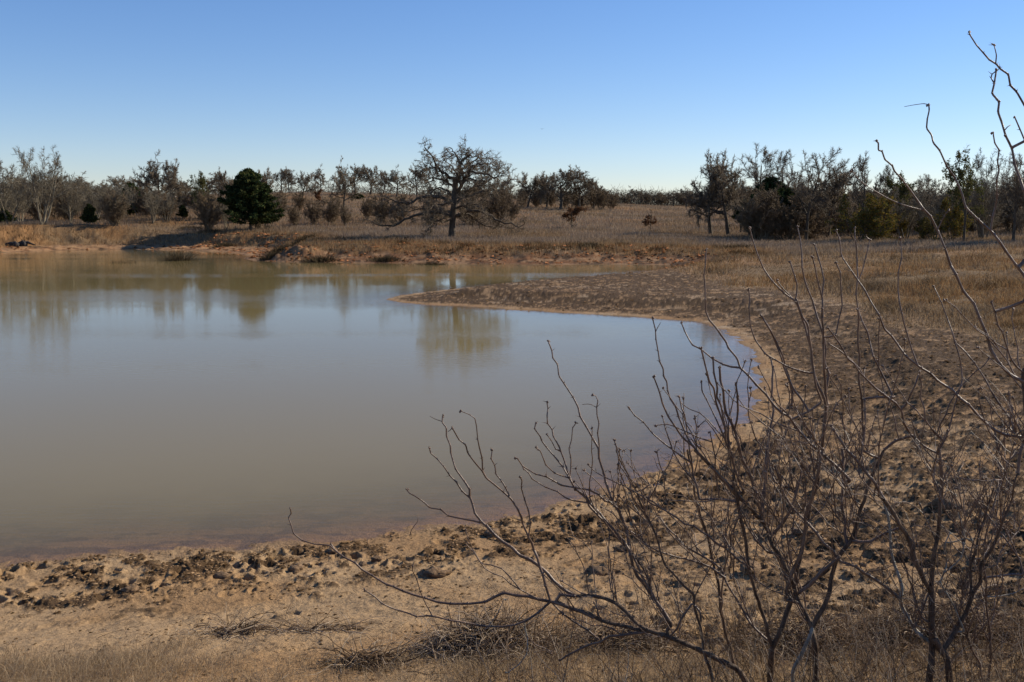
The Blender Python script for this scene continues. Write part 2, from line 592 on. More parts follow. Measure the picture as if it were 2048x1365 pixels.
    n = noise_node(t, 45, 6, 0.7, g.outputs['Position'])
    n2 = noise_node(t, 9, 6, 0.7, g.outputs['Position'])
    f = mapr(t, n.outputs[0], 0.3, 0.7, 0.72, 1.26)
    t.links.new(mulcol(t, a.outputs['Color'], f), b.inputs['Base Color'])
    ad = t.nodes.new('ShaderNodeMath'); ad.operation = 'MULTIPLY_ADD'
    ad.inputs[1].default_value = 0.35
    t.links.new(n.outputs[0], ad.inputs[0]); t.links.new(n2.outputs[0], ad.inputs[2])
    bp = t.nodes.new('ShaderNodeBump')
    bp.inputs['Strength'].default_value = 0.8
    bp.inputs['Distance'].default_value = 0.05
    t.links.new(ad.outputs[0], bp.inputs['Height'])
    t.links.new(bp.outputs[0], b.inputs['Normal'])
    t.links.new(b.outputs[0], out.inputs[0])
    o = mesh_np('ground', V, [q, tri], m, colors=c2)
    tag(o, kind='structure')
    return rr, th, z


RR, TH, ZG = build_ground()


def gz(x, y):
    """height of the finished ground sheet"""
    x = np.asarray(x, float); y = np.asarray(y, float)
    r = np.hypot(x, y); a = np.arctan2(x, y)
    i = np.clip(np.searchsorted(RR, r) - 1, 0, len(RR) - 2)
    j = np.clip(np.searchsorted(TH, a) - 1, 0, len(TH) - 2)
    u = np.clip((r - RR[i]) / (RR[i + 1] - RR[i]), 0, 1); v = np.clip((a - TH[j]) / (TH[j + 1] - TH[j]), 0, 1)
    return (ZG[i, j] * (1 - u) + ZG[i + 1, j] * u) * (1 - v) + (ZG[i, j + 1] * (1 - u) + ZG[i + 1, j + 1] * u) * v


# ------------------------------------------------------------------ water
def build_water():
    rr = np.concatenate([CAMZ / np.arange(0.42, 0.030, -0.0022)])
    th = np.radians(np.concatenate([np.arange(-58, -30, 0.6), np.arange(-30, 30, 0.16)]))
    R, T = np.meshgrid(rr, th, indexing='ij')
    x = R * np.sin(T); y = R * np.cos(T)
    s = sdf(x, y)
    z, s2 = ground(x, y, s)
    depth = np.clip(-z, 0, 5)
    nr, na = x.shape
    idx = np.arange(nr * na).reshape(nr, na)
    q = np.stack([idx[:-1, :-1], idx[1:, :-1], idx[1:, 1:], idx[:-1, 1:]], -1).reshape(-1, 4)
    q = q[:, ::-1]
    keep = (s.ravel()[q] < 1.2).any(1)
    q = q[keep]
    used, inv = np.unique(q, return_inverse=True)
    V = np.stack([x, y, np.full_like(x, 0.0)], -1).reshape(-1, 3)[used]
    q = inv.reshape(q.shape)
    m, t, out = new_mat('pond_water')
    g = t.nodes.new('ShaderNodeNewGeometry')
    mp = t.nodes.new('ShaderNodeMapping')
    mp.inputs['Scale'].default_value = (1.6, 6.0, 1)
    t.links.new(g.outputs['Position'], mp.inputs[0])
    n1 = noise_node(t, 1.6, 3, 0.55, mp.outputs[0])
    mp2 = t.nodes.new('ShaderNodeMapping')
    mp2.inputs['Scale'].default_value = (0.02, 0.10, 1)
    t.links.new(g.outputs['Position'], mp2.inputs[0])
    n2 = noise_node(t, 1.4, 2, 0.5, mp2.outputs[0])
    st = mapr(t, n2.outputs[0], 0.42, 0.66, 0.05, 0.24)
    bp = t.nodes.new('ShaderNodeBump')
    bp.inputs['Distance'].default_value = 0.02
    t.links.new(st, bp.inputs['Strength'])
    t.links.new(n1.outputs[0], bp.inputs['Height'])
    fr = t.nodes.new('ShaderNodeFresnel'); fr.inputs['IOR'].default_value = 1.333
    t.links.new(bp.outputs[0], fr.inputs['Normal'])
    gl = t.nodes.new('ShaderNodeBsdfGlossy')
    gl.inputs['Roughness'].default_value = 0.03
    gl.inputs['Color'].default_value = (0.97, 0.97, 0.97, 1)
    t.links.new(bp.outputs[0], gl.inputs['Normal'])
    mud = t.nodes.new('ShaderNodeBsdfDiffuse')
    mud.inputs['Color'].default_value = (0.21, 0.165, 0.075, 1)
    tr = t.nodes.new('ShaderNodeBsdfTransparent')
    tr.inputs['Color'].default_value = (0.93, 0.88, 0.78, 1)
    at_ = t.nodes.new('ShaderNodeAttribute'); at_.attribute_name = 'depth'
    ex = t.nodes.new('ShaderNodeMath'); ex.operation = 'MULTIPLY'; ex.inputs[1].default_value = -9.0
    t.links.new(at_.outputs['Fac'], ex.inputs[0])
    ee = t.nodes.new('ShaderNodeMath'); ee.operation = 'EXPONENT'
    t.links.new(ex.outputs[0], ee.inputs[0])
    body = t.nodes.new('ShaderNodeMixShader')
    t.links.new(ee.outputs[0], body.inputs[0])
    t.links.new(mud.outputs[0], body.inputs[1]); t.links.new(tr.outputs[0], body.inputs[2])
    mx = t.nodes.new('ShaderNodeMixShader')
    # the photograph was taken with much of the glare filtered out
    pm = t.nodes.new('ShaderNodeMath'); pm.operation = 'MULTIPLY_ADD'
    pm.inputs[1].default_value = 0.80; pm.inputs[2].default_value = 0.385
    t.links.new(fr.outputs[0], pm.inputs[0])
    pp = t.nodes.new('ShaderNodeMath'); pp.operation = 'MULTIPLY'
    t.links.new(fr.outputs[0], pp.inputs[0]); t.links.new(pm.outputs[0], pp.inputs[1])
    # light climbing out of the water is not mirrored back by the node's inside value
    bf = t.nodes.new('ShaderNodeMath'); bf.operation = 'SUBTRACT'; bf.inputs[0].default_value = 1.0
    t.links.new(g.outputs['Backfacing'], bf.inputs[1])
    pq = t.nodes.new('ShaderNodeMath'); pq.operation = 'MULTIPLY'
    t.links.new(pp.outputs[0], pq.inputs[0]); t.links.new(bf.outputs[0], pq.inputs[1])
    t.links.new(pq.outputs[0], mx.inputs[0])
    t.links.new(body.outputs[0], mx.inputs[1]); t.links.new(gl.outputs[0], mx.inputs[2])
    t.links.new(mx.outputs[0], out.inputs[0])
    o = mesh_np('pond_water', V, q, m, attrs={'depth': depth.ravel()[used]})
    tag(o, kind='structure')


build_water()


# ------------------------------------------------------------------ tree growing (whole levels at once)
def grow(r_, start, d, length, rad, K, wob, trop, droop=0.0, taper=0.35):
    N = len(start)
    P = np.zeros((N, K, 3)); P[:, 0] = start
    step = (length / (K - 1))[:, None]
    cur = norm(d)
    for k in range(1, K):
        cur = norm(cur + r_.normal(0, wob, (N, 3)) + np.array([0, 0, trop]) - np.array([0, 0, droop]) * k / K)
        P[:, k] = P[:, k - 1] + cur * step
    R = rad[:, None] * (1 - (1 - taper) * np.linspace(0, 1, K)[None])
    return P, R


def kids(r_, P, R, m, t0, t1, ang, lmul, lens, rmul, jit=0.3, minr=0.0, tip=True):
    """m children on each branch of P, evenly spread with noise"""
    N, K, _ = P.shape
    tt = (np.arange(m)[None] + r_.uniform(0, 1, (N, m))) / m
    tt = t0 + (t1 - t0) * tt
    if tip:
        tt[:, -1] = 0.995
    f = tt * (K - 1)
    i = np.minimum(f.astype(int), K - 2)
    u = (f - i)[..., None]
    n = np.arange(N)[:, None]
    a, b = P[n, i], P[n, i + 1]
    pos = a * (1 - u) + b * u
    T = norm(b - a)
    rr = R[n, i] * (1 - u[..., 0]) + R[n, i + 1] * u[..., 0]
    rnd = norm(r_.normal(0, 1, (N, m, 3)))
    side = norm(rnd - T * (rnd * T).sum(-1, keepdims=True))
    an = ang * r_.uniform(1 - jit, 1 + jit, (N, m, 1))
    if tip:
        an[:, -1] *= 0.3
    d = T * np.cos(an) + side * np.sin(an)
    L = lens[:, None] * lmul * (1 - 0.45 * tt) * r_.uniform(0.65, 1.2, (N, m))
    rad = np.maximum(rr * rmul * r_.uniform(0.75, 1.0, (N, m)), minr)
    return pos.reshape(-1, 3), d.reshape(-1, 3), L.ravel(), rad.ravel()


def make_tree(seed, H, trunk_r, fork=0.3, spread=0.9, limbs=7, n=(6, 6, 5), wob=0.28, trop=0.05, twig=0.035, lean=(0, 0), limb_len=0.55,
              mats=(None, None), name='bare_tree', tdroop=0.0, top=0.96, twigwob=0.3, leaves=None, trunks=1, tlen=0.78):
    """returns an (unlinked) list of (part name, mesh object) grown round the origin"""
    r_ = np.random.default_rng(seed)
    parts_t, parts_c = [], []
    st = np.zeros((trunks, 3)); st[:, :2] = r_.normal(0, 0.18 * (trunks > 1), (trunks, 2)); st[:, 2] = -0.3
    d0 = np.tile([lean[0], lean[1], 1.0], (trunks, 1)) + r_.normal(0, 0.28 if trunks > 1 else 0.02, (trunks, 3)) * [1, 1, 0]
    P, R = grow(r_, st, d0, np.full(trunks, H * (tlen if trunks == 1 else 0.8)), np.full(trunks, trunk_r), 9, wob * 0.25, 0.08, taper=0.3)
    R[:, 0] *= 1.35
    parts_t.append(tubes(P, R, 8))
    pos, d, L, rad = kids(r_, P, R, limbs, fork, top, spread, 1.0, np.full(trunks, H * limb_len), 0.62)
    P1, R1 = grow(r_, pos, d, L, rad, 9, wob, trop, tdroop)
    parts_t.append(tubes(P1, R1, 6))
    pos, d, L, rad = kids(r_, P1, R1, n[0], 0.18, 1, 0.75, 0.52, L, 0.62, minr=twig * 0.8)
    P2, R2 = grow(r_, pos, d, L, rad, 7, wob * 1.1, trop, tdroop * 0.7)
    parts_c.append(tubes(P2, R2, 4))
    pos, d, L, rad = kids(r_, P2, R2, n[1], 0.1, 1, 0.8, 0.55, L, 0.6, minr=twig * 0.55)
    P3, R3 = grow(r_, pos, d, L, rad, 5, wob * 1.1, trop * 0.8)
    parts_c.append(tubes(P3, R3, 3))
    pos, d, L, rad = kids(r_, P3, R3, n[2], 0.05, 1, 0.8, 0.6, L, 0.7, minr=twig * 0.4)
    L = np.maximum(L, H * 0.03)
    P4, R4 = grow(r_, pos, d, L, rad, 4, twigwob, trop * 0.5)
    parts_c.append(tubes(P4, R4, 3))
    out = []
    v, f = merge(parts_t)
    out.append(('trunk', mesh_np('trunk', v, f, mats[0], link=False)))
    v, f = merge(parts_c)
    out.append(('crown', mesh_np('crown', v, f, mats[1], link=False, smooth=False)))
    if leaves:
        cnt, size, cols, zlo, zhi = leaves
        tips = P4[:, r_.integers(1, 4, len(P4))[0]]
        pts = P4.reshape(-1, 3)
        zz = pts[:, 2] / H
        pts = pts[(zz > zlo) & (zz < zhi)]
        if len(pts):
            pk = pts[r_.integers(0, len(pts), cnt)] + r_.normal(0, size * 1.2, (cnt, 3))
            out.append(('leaves', leaf_cloud(r_, pk, size, cols, link=False)))
    return out


def leaf_cloud(r_, pts, size, cols, name='leaves', link=False, stretch=1.5, parent=None):
    n = len(pts)
    a = norm(r_.normal(0, 1, (n, 3)))
    b = norm(np.cross(a, r_.normal(0, 1, (n, 3))))
    sz = size * r_.uniform(0.5, 1.3, (n, 1))
    v = np.stack([pts - a * sz * stretch, pts + b * sz * 0.55, pts + a * sz * stretch, pts - b * sz * 0.55], 1).reshape(-1, 3)
    q = np.arange(4 * n).reshape(n, 4)
    cols = np.array(cols)
    ci = cols[r_.integers(0, len(cols), n)] * r_.uniform(0.7, 1.3, (n, 1))
    return mesh_np(name, v, q, M_LEAF, parent, smooth=False, colors=np.repeat(ci, 4, 0), link=link)


def place(proto, name, label, cat, px, base_y, D, top_y, group=None, rz=0.0, H=10.0, wide=1.0, sink=0.0):
    """a tree whose foot is at photo x px at distance D and whose top reaches top_y"""
    p = at(px, base_y, D)
    z = float(gz(p[0], p[1]))
    topz = at(px, top_y, D)[2]
    sc = (topz - z) / H
    e = empty(name, (p[0], p[1], z - sink), rz, (sc * wide, sc * wide, sc))
    tag(e, label, cat, group)
    for nm, o in proto:
        c = o.copy()
        c.name = nm
        COL.objects.link(c)
        c.parent = e
    return e


def true_height(proto):
    zmax = 0
    for nm, o in proto:
        co = np.zeros(len(o.data.vertices) * 3, np.float32)
        o.data.vertices.foreach_get('co', co)
        zmax = max(zmax, np.percentile(co.reshape(-1, 3)[:, 2], 98.5))
    return float(zmax)


OAKM = (M_OAK, M_TWIG)
oaks = [make_tree(100 + i, 9, 0.26, fork=0.42, spread=0.95, limbs=12, n=(8, 7, 6), wob=0.25, trop=0.05, twig=0.065, mats=OAKM, tlen=0.52, limb_len=0.62, top=1.0) for i in range(4)]
talls = [make_tree(120 + i, 12, 0.24, fork=0.3, spread=0.55, limbs=8, n=(7, 7, 6), wob=0.2, trop=0.10, twig=0.05, mats=OAKM, limb_len=0.5) for i in range(3)]
pale = [make_tree(140 + i, 9, 0.13, fork=0.15, spread=0.6, limbs=6, n=(6, 6, 6), wob=0.16, trop=0.08, twig=0.035, mats=(M_PALE, M_PALE), trunks=5, limb_len=0.5) for i in range(2)]
brush = [make_tree(160 + i, 5, 0.06, fork=0.08, spread=0.5, limbs=6, n=(5, 5, 5), wob=0.2, trop=0.06, twig=0.05, mats=(M_BRUSH, M_BRUSH), trunks=11, limb_len=0.5) for i in range(4)]
YEL = [(0.26, 0.18, 0.03), (0.15, 0.13, 0.03), (0.08, 0.08, 0.025), (0.20, 0.12, 0.03), (0.10, 0.095, 0.03)]
OLV = [(0.10, 0.11, 0.035), (0.16, 0.14, 0.05), (0.07, 0.07, 0.03)]
leafy = [make_tree(180 + i, 10, 0.22, fork=0.25, spread=0.6, limbs=8, n=(6, 5, 5), wob=0.22, trop=0.07, twig=0.035, mats=OAKM, leaves=(3500, 0.13, OLV, 0.3, 1.1)) for i in range(2)]
yell = [make_tree(190 + i, 5, 0.07, fork=0.05, spread=0.7, limbs=7, n=(6, 5, 4), wob=0.2, trop=0.05, twig=0.03, mats=OAKM, trunks=3, leaves=(3800, 0.10, YEL, 0.02, 1.2)) for i in range(2)]
BRN = [(0.16, 0.075, 0.035), (0.12, 0.07, 0.04), (0.20, 0.10, 0.05)]
small = [make_tree(200 + i, 4, 0.085, fork=0.25, spread=1.1, limbs=9, n=(5, 5, 4), wob=0.2, trop=0.01, twig=0.03, mats=OAKM, limb_len=0.42, leaves=(1500, 0.08, BRN, 0.25, 0.62)) for i in range(2)]
rustt = [make_tree(206, 4, 0.07, fork=0.1, spread=0.8, limbs=8, n=(5, 5, 4), wob=0.2, trop=0.03, twig=0.03, mats=OAKM, leaves=(3200, 0.12, BRN, 0.1, 1.0))]


def juniper(seed, H, W, count, size=0.16, skirt=0.10, cols=None):
    """evergreen: trunk, and needle sprays spread through an uneven layered cone"""
    r_ = np.random.default_rng(seed)
    P, R = grow(r_, np.array([[0, 0, -0.3]]), np.array([[0.02, 0, 1.0]]), np.array([H * 1.0]), np.array([H * 0.026]), 8, 0.03, 0.05, taper=0.1)
    tv, tf = tubes(P, R, 8)
    nb = 150
    hz = skirt + (1 - skirt) * r_.random(nb) ** 0.9
    az = r_.uniform(0, 2 * math.pi, nb)
    prof = np.interp(hz, [0.05, 0.14, 0.3, 0.5, 0.7, 0.88, 1.0], [0.8, 1.0, 0.92, 0.70, 0.50, 0.27, 0.04])
    lob = 1 + 0.16 * np.sin(az * 3 + hz * 9 + seed) + 0.12 * np.sin(az * 7 + hz * 23)
    ln = W * 0.5 * prof * lob * r_.uniform(0.75, 1.1, nb)
    pts = []
    bp = []
    for i in range(nb):
        dirv = np.array([math.cos(az[i]), math.sin(az[i]), 0.12 + 0.5 * hz[i]])
        p0 = np.array([0, 0, hz[i] * H * 0.93])
        m = int(count / nb * (0.35 + prof[i]) * 1.25)
        t = r_.random(m) ** 0.45
        c = p0 + dirv * (t * ln[i])[:, None]
        sprd = H * 0.032 * (1.15 - 0.55 * t)[:, None]
        pts.append(c + r_.normal(0, 1, (m, 3)) * sprd * [1, 1, 0.65] + [0, 0, 0])
        bp.append(np.stack([p0 + dirv * (u * ln[i] * 0.9) for u in (0, 0.33, 0.66, 1)]))
    pts = np.concatenate(pts)
    bv, bf = tubes(np.array(bp), np.tile([0.03, 0.022, 0.015, 0.006], (nb, 1)) * H / 6, 4)
    v, f = merge([(tv, tf), (bv, bf)])
    cols = cols or [(0.030, 0.046, 0.019), (0.048, 0.066, 0.024), (0.022, 0.034, 0.016), (0.085, 0.085, 0.03)]
    return [('trunk', mesh_np('trunk', v, f, M_OAK, link=False)), ('crown', leaf_cloud(r_, pts, size, cols, name='crown', stretch=1.6))]


jun = [juniper(1, 6.2, 6.2, 26000, 0.12), juniper(2, 5, 4.6, 12000, 0.16), juniper(3, 4.0, 4.6, 9000, 0.18, skirt=0.03)]


def hts(lst):
    return [true_height(p) for p in lst]


HT = {'oak': (oaks, hts(oaks)), 'tall': (talls, hts(talls)), 'pale': (pale, hts(pale)), 'brush': (brush, hts(brush)),
      'leafy': (leafy, hts(leafy)), 'yell': (yell, hts(yell)), 'small': (small, hts(small)), 'rust': (rustt, hts(rustt)), 'jun': (jun, hts(jun))}


def put(kind, i, name, label, cat, px, by, ty, D, wide=1.0, rz=0.0, group=None, sink=0.0):
    lst, hh = HT[kind]
    i = i % len(lst)
    return place(lst[i], name, label, cat, px, by, D, ty, group, rz, hh[i], wide, sink)


# ------------------------------------------------------------------ the big oak in the meadow
def big_oak():
    D = 100.0
    r_ = np.random.default_rng(77)
    ox, oy, sc = 780, 250, 4.4025
    base = at(ox + 541 / sc, oy + 1010 / sc, D)
    bz = float(gz(base[0], base[1]))
    org = np.array([base[0], base[1], bz])
    e = tag(empty('oak_tree', org), 'largest bare oak, spreading alone in the dry meadow behind the far bank', 'tree')

    def tr(pts, y0, y1):
        pts = np.array(pts, float)
        q = at(ox + pts[:, 0] / sc, oy + pts[:, 1] / sc, D + np.linspace(y0, y1, len(pts)))
        return q - org

    def resample(P, K):
        seg = np.concatenate([[0], np.cumsum(np.linalg.norm(np.diff(P, axis=0), axis=1))])
        t = np.linspace(0, seg[-1], K)
        return np.stack([np.interp(t, seg, P[:, k]) for k in range(3)], 1)

    trunk = tr([(541, 1030), (545, 960), (550, 880), (555, 800), (565, 700), (570, 600), (578, 520), (585, 460)], 0, 0)
    trunk[0, 2] = -0.4
    tp = [tubes(trunk[None], np.array([[0.46, 0.34, 0.31, 0.32, 0.30, 0.30, 0.25, 0.20]]), 12)]
    limbs = [
        ([(572, 500), (520, 430), (460, 390), (420, 320), (390, 270), (350, 200), (325, 150), (310, 130)], 0, -1.5, .19),
        ([(585, 470), (625, 380), (610, 290), (590, 230), (555, 175), (535, 130)], 0, 1.0, .17),
        ([(585, 600), (640, 510), (680, 420), (730, 390), (790, 400), (850, 420), (930, 440), (1000, 430)], 0, -2.5, .18),
        ([(575, 700), (650, 630), (720, 560), (800, 520), (880, 470), (960, 430), (1010, 380)], 0, 3.0, .17),
        ([(565, 680), (450, 640), (350, 630), (280, 635), (200, 680), (100, 690), (20, 660), (-40, 640)], 0, -2.5, .19),
        ([(553, 820), (450, 770), (350, 770), (250, 790), (150, 830), (60, 880), (0, 895), (-100, 890), (-160, 850)], 0, -1.0, .19),
        ([(560, 800), (660, 765), (760, 755), (830, 765), (900, 810), (960, 850), (1050, 870), (1120, 900), (1180, 880)], 0, -1.5, .19),
        ([(600, 780), (700, 790), (780, 850), (840, 890), (900, 905), (960, 910), (1020, 870)], 0, 2.0, .12),
        ([(580, 640), (700, 620), (800, 600), (900, 560), (1000, 540), (1060, 500)], 0, 4.0, .15),
        ([(572, 570), (480, 470), (400, 460), (330, 500), (300, 560)], 0, 2.0, .14),
        ([(568, 640), (480, 560), (400, 560), (320, 610)], 0, 4.0, .12),
        ([(610, 300), (680, 230), (690, 180), (670, 160)], .5, 0, .08),
        ([(440, 350), (340, 345), (270, 380), (220, 430)], -1, -2, .09),
        ([(640, 510), (690, 460), (740, 480), (830, 490), (930, 520)], -1, -3, .11),
        ([(690, 415), (720, 330), (800, 300), (870, 310), (930, 330), (980, 360)], -1, 0, .12),
        ([(625, 380), (700, 300), (780, 240), (850, 250), (900, 290)], 0.5, 3, .10),
        ([(553, 830), (480, 850), (400, 840), (350, 890), (340, 950)], 0, -3.5, .09),
        ([(560, 790), (500, 760), (420, 740), (300, 740), (180, 760), (60, 780)], 0, 4.5, .14),
        ([(580, 600), (620, 520), (600, 430), (560, 350), (500, 280), (470, 240)], 0, -4.0, .12),
        ([(580, 560), (560, 480), (640, 420), (700, 370), (780, 350)], 0, 5.5, .13),
        ([(560, 740), (620, 720), (700, 700), (780, 720), (850, 780)], 0, -5.0, .13),
        ([(560, 700), (520, 680), (460, 700), (380, 720), (300, 800)], 0, -5.5, .12),
    ]
    P1 = []; R1 = []
    for pts, y0, y1, rad in limbs:
        P = resample(tr(pts, y0, y1), 16)
        P[:, 2] = np.where(P[:, 2] > 5, 5 + (P[:, 2] - 5) * 0.84, P[:, 2])
        P[1:] += r_.normal(0, 0.07, (15, 3))
        P1.append(P)
        R1.append(rad * (1 - 0.78 * np.linspace(0, 1, 16)))
    P1 = np.array(P1); R1 = np.array(R1)
    tp.append(tubes(P1, R1, 8))
    Ls = np.linalg.norm(np.diff(P1, axis=1), axis=2).sum(1)
    pos, d, L, rad = kids(r_, P1, R1, 13, 0.12, 1, 0.9, 0.0, Ls, 0.55, minr=0.035)
    L = r_.uniform(0.7, 1.7, len(L))
    P2, R2 = grow(r_, pos, d, L, rad, 7, 0.42, 0.05)
    tp2 = [tubes(P2, R2, 5)]
    pos, d, L, rad = kids(r_, P2, R2, 7, 0.1, 1, 0.9, 0.62, L, 0.6, minr=0.027)
    P3, R3 = grow(r_, pos, d, L, rad, 5, 0.4, 0.03)
    tp2.append(tubes(P3, R3, 4))
    pos, d, L, rad = kids(r_, P3, R3, 10, 0.05, 1, 0.9, 0.65, L, 0.6, minr=0.012)
    P4, R4 = grow(r_, pos, d, np.maximum(L, 0.2), rad, 4, 0.35, 0.0)
    tp2.append(tubes(P4, R4, 3))
    v, f = merge(tp)
    mesh_np('trunk', v, f, M_OAK, e)
    v, f = merge(tp2)
    mesh_np('crown', v, f, M_TWIG, e, smooth=False)


big_oak()

# ------------------------------------------------------------------ single trees
ce = put('jun', 0, 'cedar_tree', 'dense dark green cedar standing alone left of the big oak', 'tree', 501, 461, 343, 124, wide=0.98, rz=0.6)
put('small', 0, 'small_oak', 'small oak with low brown leaves, alone in open meadow right of the big oak', 'tree', 1144, 458, 402, 128, 1.15, 0.4)
put('small', 1, 'small_oak', 'smallest slender meadow tree, just left of the pair of spreading oaks', 'tree', 1301, 463, 420, 128, 0.8, 1.4)
put('oak', 1, 'bare_oak', 'thin bare tree before the hill slope, between the cedar and the big oak', 'tree', 687, 426, 333, 165, 0.72, 0.4)

# hill crest oaks behind
CREST = [('oak', 0, 562, 384, 341, 258, 0.9, 'leftmost bare oak of the hilltop row, right behind the cedar'),
         ('oak', 2, 578, 384, 346, 256, 0.8, 'leaning bare oak second in the hilltop row from the cedar'),
         ('oak', 3, 604, 397, 349, 228, 0.8, 'bare oak standing a little down the slope below the hilltop row'),
         ('oak', 1, 641, 384, 341, 258, 0.75, 'bare oak against open sky at the gap of the hilltop row'),
         ('oak', 0, 710, 390, 336, 250, 0.85, 'rounded bare hilltop oak right of the thin slope tree'),
         ('oak', 3, 741, 390, 336, 250, 0.85, 'dense bare hilltop oak over a dark green bush'),
         ('oak', 2, 768, 391, 347, 258, 0.8, 'faint bare hilltop oak between two larger ones'),
         ('oak', 1, 793, 393, 344, 240, 0.95, 'broad bare hilltop oak just left of the big oak crown'),
         ('oak', 0, 834, 393, 341, 246, 0.9, 'bare hilltop oak partly behind the left crown of the big oak'),
         ('oak', 3, 1055, 417, 352, 200, 0.85, 'dark bare oak with a stout trunk, first in the grove right of the big oak'),
         ('oak', 2, 1094, 418, 351, 204, 0.8, 'bare oak second from left in the grove right of the big oak'),
         ('oak', 0, 1121, 420, 342, 198, 0.95, 'tallest domed bare oak of the grove right of the big oak'),
         ('oak', 1, 1160, 421, 350, 198, 0.85, 'bare oak right of the tallest one in the grove'),
         ('oak', 2, 1187, 421, 364, 205, 0.85, 'low bare oak at the right end of the grove'),
         ('oak', 3, 1002, 412, 358, 215, 0.9, 'bare oak seen through the right crown of the big oak'),
         ('oak', 0, 950, 410, 362, 225, 0.9, 'bare oak hidden behind the middle of the big oak crown')]
for k, (kd, i, px, by, ty, D, wd, lb) in enumerate(CREST):
    put(kd, i, 'bare_oak', lb, 'tree', px, by, ty - 3, D, wd * (1.1 if px < 1000 else 1.25), rz=k * 1.7, group='bare oaks along the hilltop')
for k in range(6):
    put('brush', k, 'bare_thicket', 'brown understorey thicket among the trunks of the grove right of the big oak', 'bush', 1045 + k * 28, 418, 392 - (k % 3) * 5, 206 + (k % 4) * 3, 1.3, rz=k, group='thickets of the grove')
for px, by, ty, D, lb in [(1202, 423, 383, 200, 'round brown thicket at the right foot of the grove'), (1222, 420, 388, 215, 'brown thicket beyond the grove by the grassy rise')]:
    put('brush', 1, 'bare_thicket', lb, 'bush', px, by, ty, D, 1.2, group='brown thickets')
put('rust', 0, 'rusty_oak', 'rust coloured leafy young oak on the slope below the hilltop row', 'tree', 638, 402, 380, 215, 1.2)
put('jun', 2, 'green_bush', 'low dark green bush below the hilltop oaks', 'bush', 716, 404, 388, 225, 2.2)

# right hand pair and woods edge
put('oak', 1, 'bare_oak', 'left one of the pair of spreading bare oaks at the meadow edge', 'tree', 1422, 473, 332, 118, 0.85, 2.2)
put('oak', 3, 'bare_oak', 'right and taller one of the pair of spreading bare oaks', 'tree', 1456, 473, 311, 117, 0.66, 0.3)
RIGHT = [('tall', 0, 1519, 478, 296, 110, 0.9, 'tall bare tree with fine upright twigs above dark cedars'),
         ('tall', 1, 1564, 482, 303, 108, 0.9, 'bare tree with an arching crown right of the fine twigged one'),
         ('tall', 2, 1612, 489, 302, 98, 1.0, 'bare tree forking wide, in the middle of the right woods'),
         ('oak', 0, 1655, 484, 345, 104, 0.9, 'lower bare tree filling the gap in the middle of the right woods'),
         ('tall', 0, 1727, 492, 312, 90, 0.8, 'bare twisted tree rising behind yellow foliage'),
         ('leafy', 0, 1800, 488, 352, 98, 0.9, 'thin crowned tree between the yellow foliage and the green crowned tree'),
         ('leafy', 1, 1927, 492, 302, 84, 0.75, 'twin trunk tree with sparse green yellow crown'),
         ('pale', 0, 1962, 490, 310, 92, 0.8, 'pale bare tree with thin raised branches near the right edge'),
         ('tall', 1, 2025, 492, 312, 80, 0.9, 'dark dense bare tree at the right edge of the woods'),
         ('oak', 2, 2075, 492, 318, 82, 1.0, 'bare tree partly cut by the right picture edge')]
for k, (kd, i, px, by, ty, D, wd, lb) in enumerate(RIGHT):
    put(kd, i, 'bare_tree' if kd != 'leafy' else 'leafy_tree', lb, 'tree', px, by, ty, D, wd, rz=k * 1.3 + 0.5, group='trees of the right woods')
for k, (px, by, ty, D, wd, lb) in enumerate([(1512, 479, 400, 107, 1.1, 'dark cedar under the fine twigged tree at the left of the right woods'),
                                             (1540, 480, 376, 109, 1.15, 'tallest dark cedar under the arching bare trees'),
                                             (1578, 482, 398, 106, 1.1, 'dark cedar right of the tallest one in the right woods')]):
    put('jun', 1, 'cedar_tree', lb, 'tree', px, by, ty, D, wd, rz=k * 2.0, group='cedars in the right woods', sink=-0.9)
for k, (px, by, ty, D, wd, lb) in enumerate([(1716, 493, 392, 88, 0.95, 'yellow leaved bush left of the dark trunk'), (1748, 494, 398, 88, 1.05, 'olive and yellow bush right of the dark trunk'),
                                             (1851, 490, 438, 90, 1.0, 'small yellow bush alone at the woods edge'), (1905, 490, 400, 87, 0.9, 'green yellow bush beside the twin trunk tree'),
                                             (1790, 489, 424, 95, 1.2, 'dull olive bush behind the yellow ones')]):
    put('yell', k, 'autumn_bush', lb, 'bush', px, by, ty, D, wd, rz=k * 1.1, group='yellow leaved bushes')
# understorey of the right woods
ur = np.random.default_rng(31)
for k in range(58):
    px = 1500 + k * 10.1 + ur.uniform(-8, 8)
    D = ur.uniform(98, 135) if px < 1700 else ur.uniform(92, 125)
    put('brush' if k % 3 else 'pale', k, 'bare_thicket', ('shaded brown thicket between the pair of spreading oaks and the dark cedars' if px < 1580 else 'shaded brown thicket between the dark cedars and the yellow bushes' if px < 1700 else 'shaded brown thicket behind the yellow bushes of the right woods' if px < 1880 else 'shaded brown thicket at the twin trunk tree and the right edge'), 'bush', px, 482, ur.uniform(378, 412), D, ur.uniform(1.0, 1.5), rz=k * 0.9,
        group='thickets under the right woods')
for k in range(16):
    put('tall', k, 'bare_tree', 'fine twigged grey background tree standing among the right woods', 'tree', 1488 + k * 37 + ur.uniform(-12, 12), 480, ur.uniform(322, 362), ur.uniform(112, 140), 0.9, rz=k * 1.7,
        group='grey trees of the right woods')
for k in range(9):
    put('oak', k, 'bare_oak', 'bare background tree deep in the right woods', 'tree', 1480 + k * 72 + ur.uniform(-15, 15), 470, ur.uniform(372, 388), ur.uniform(150, 190), 1.3, rz=k * 0.7,
        group='background trees of the right woods')

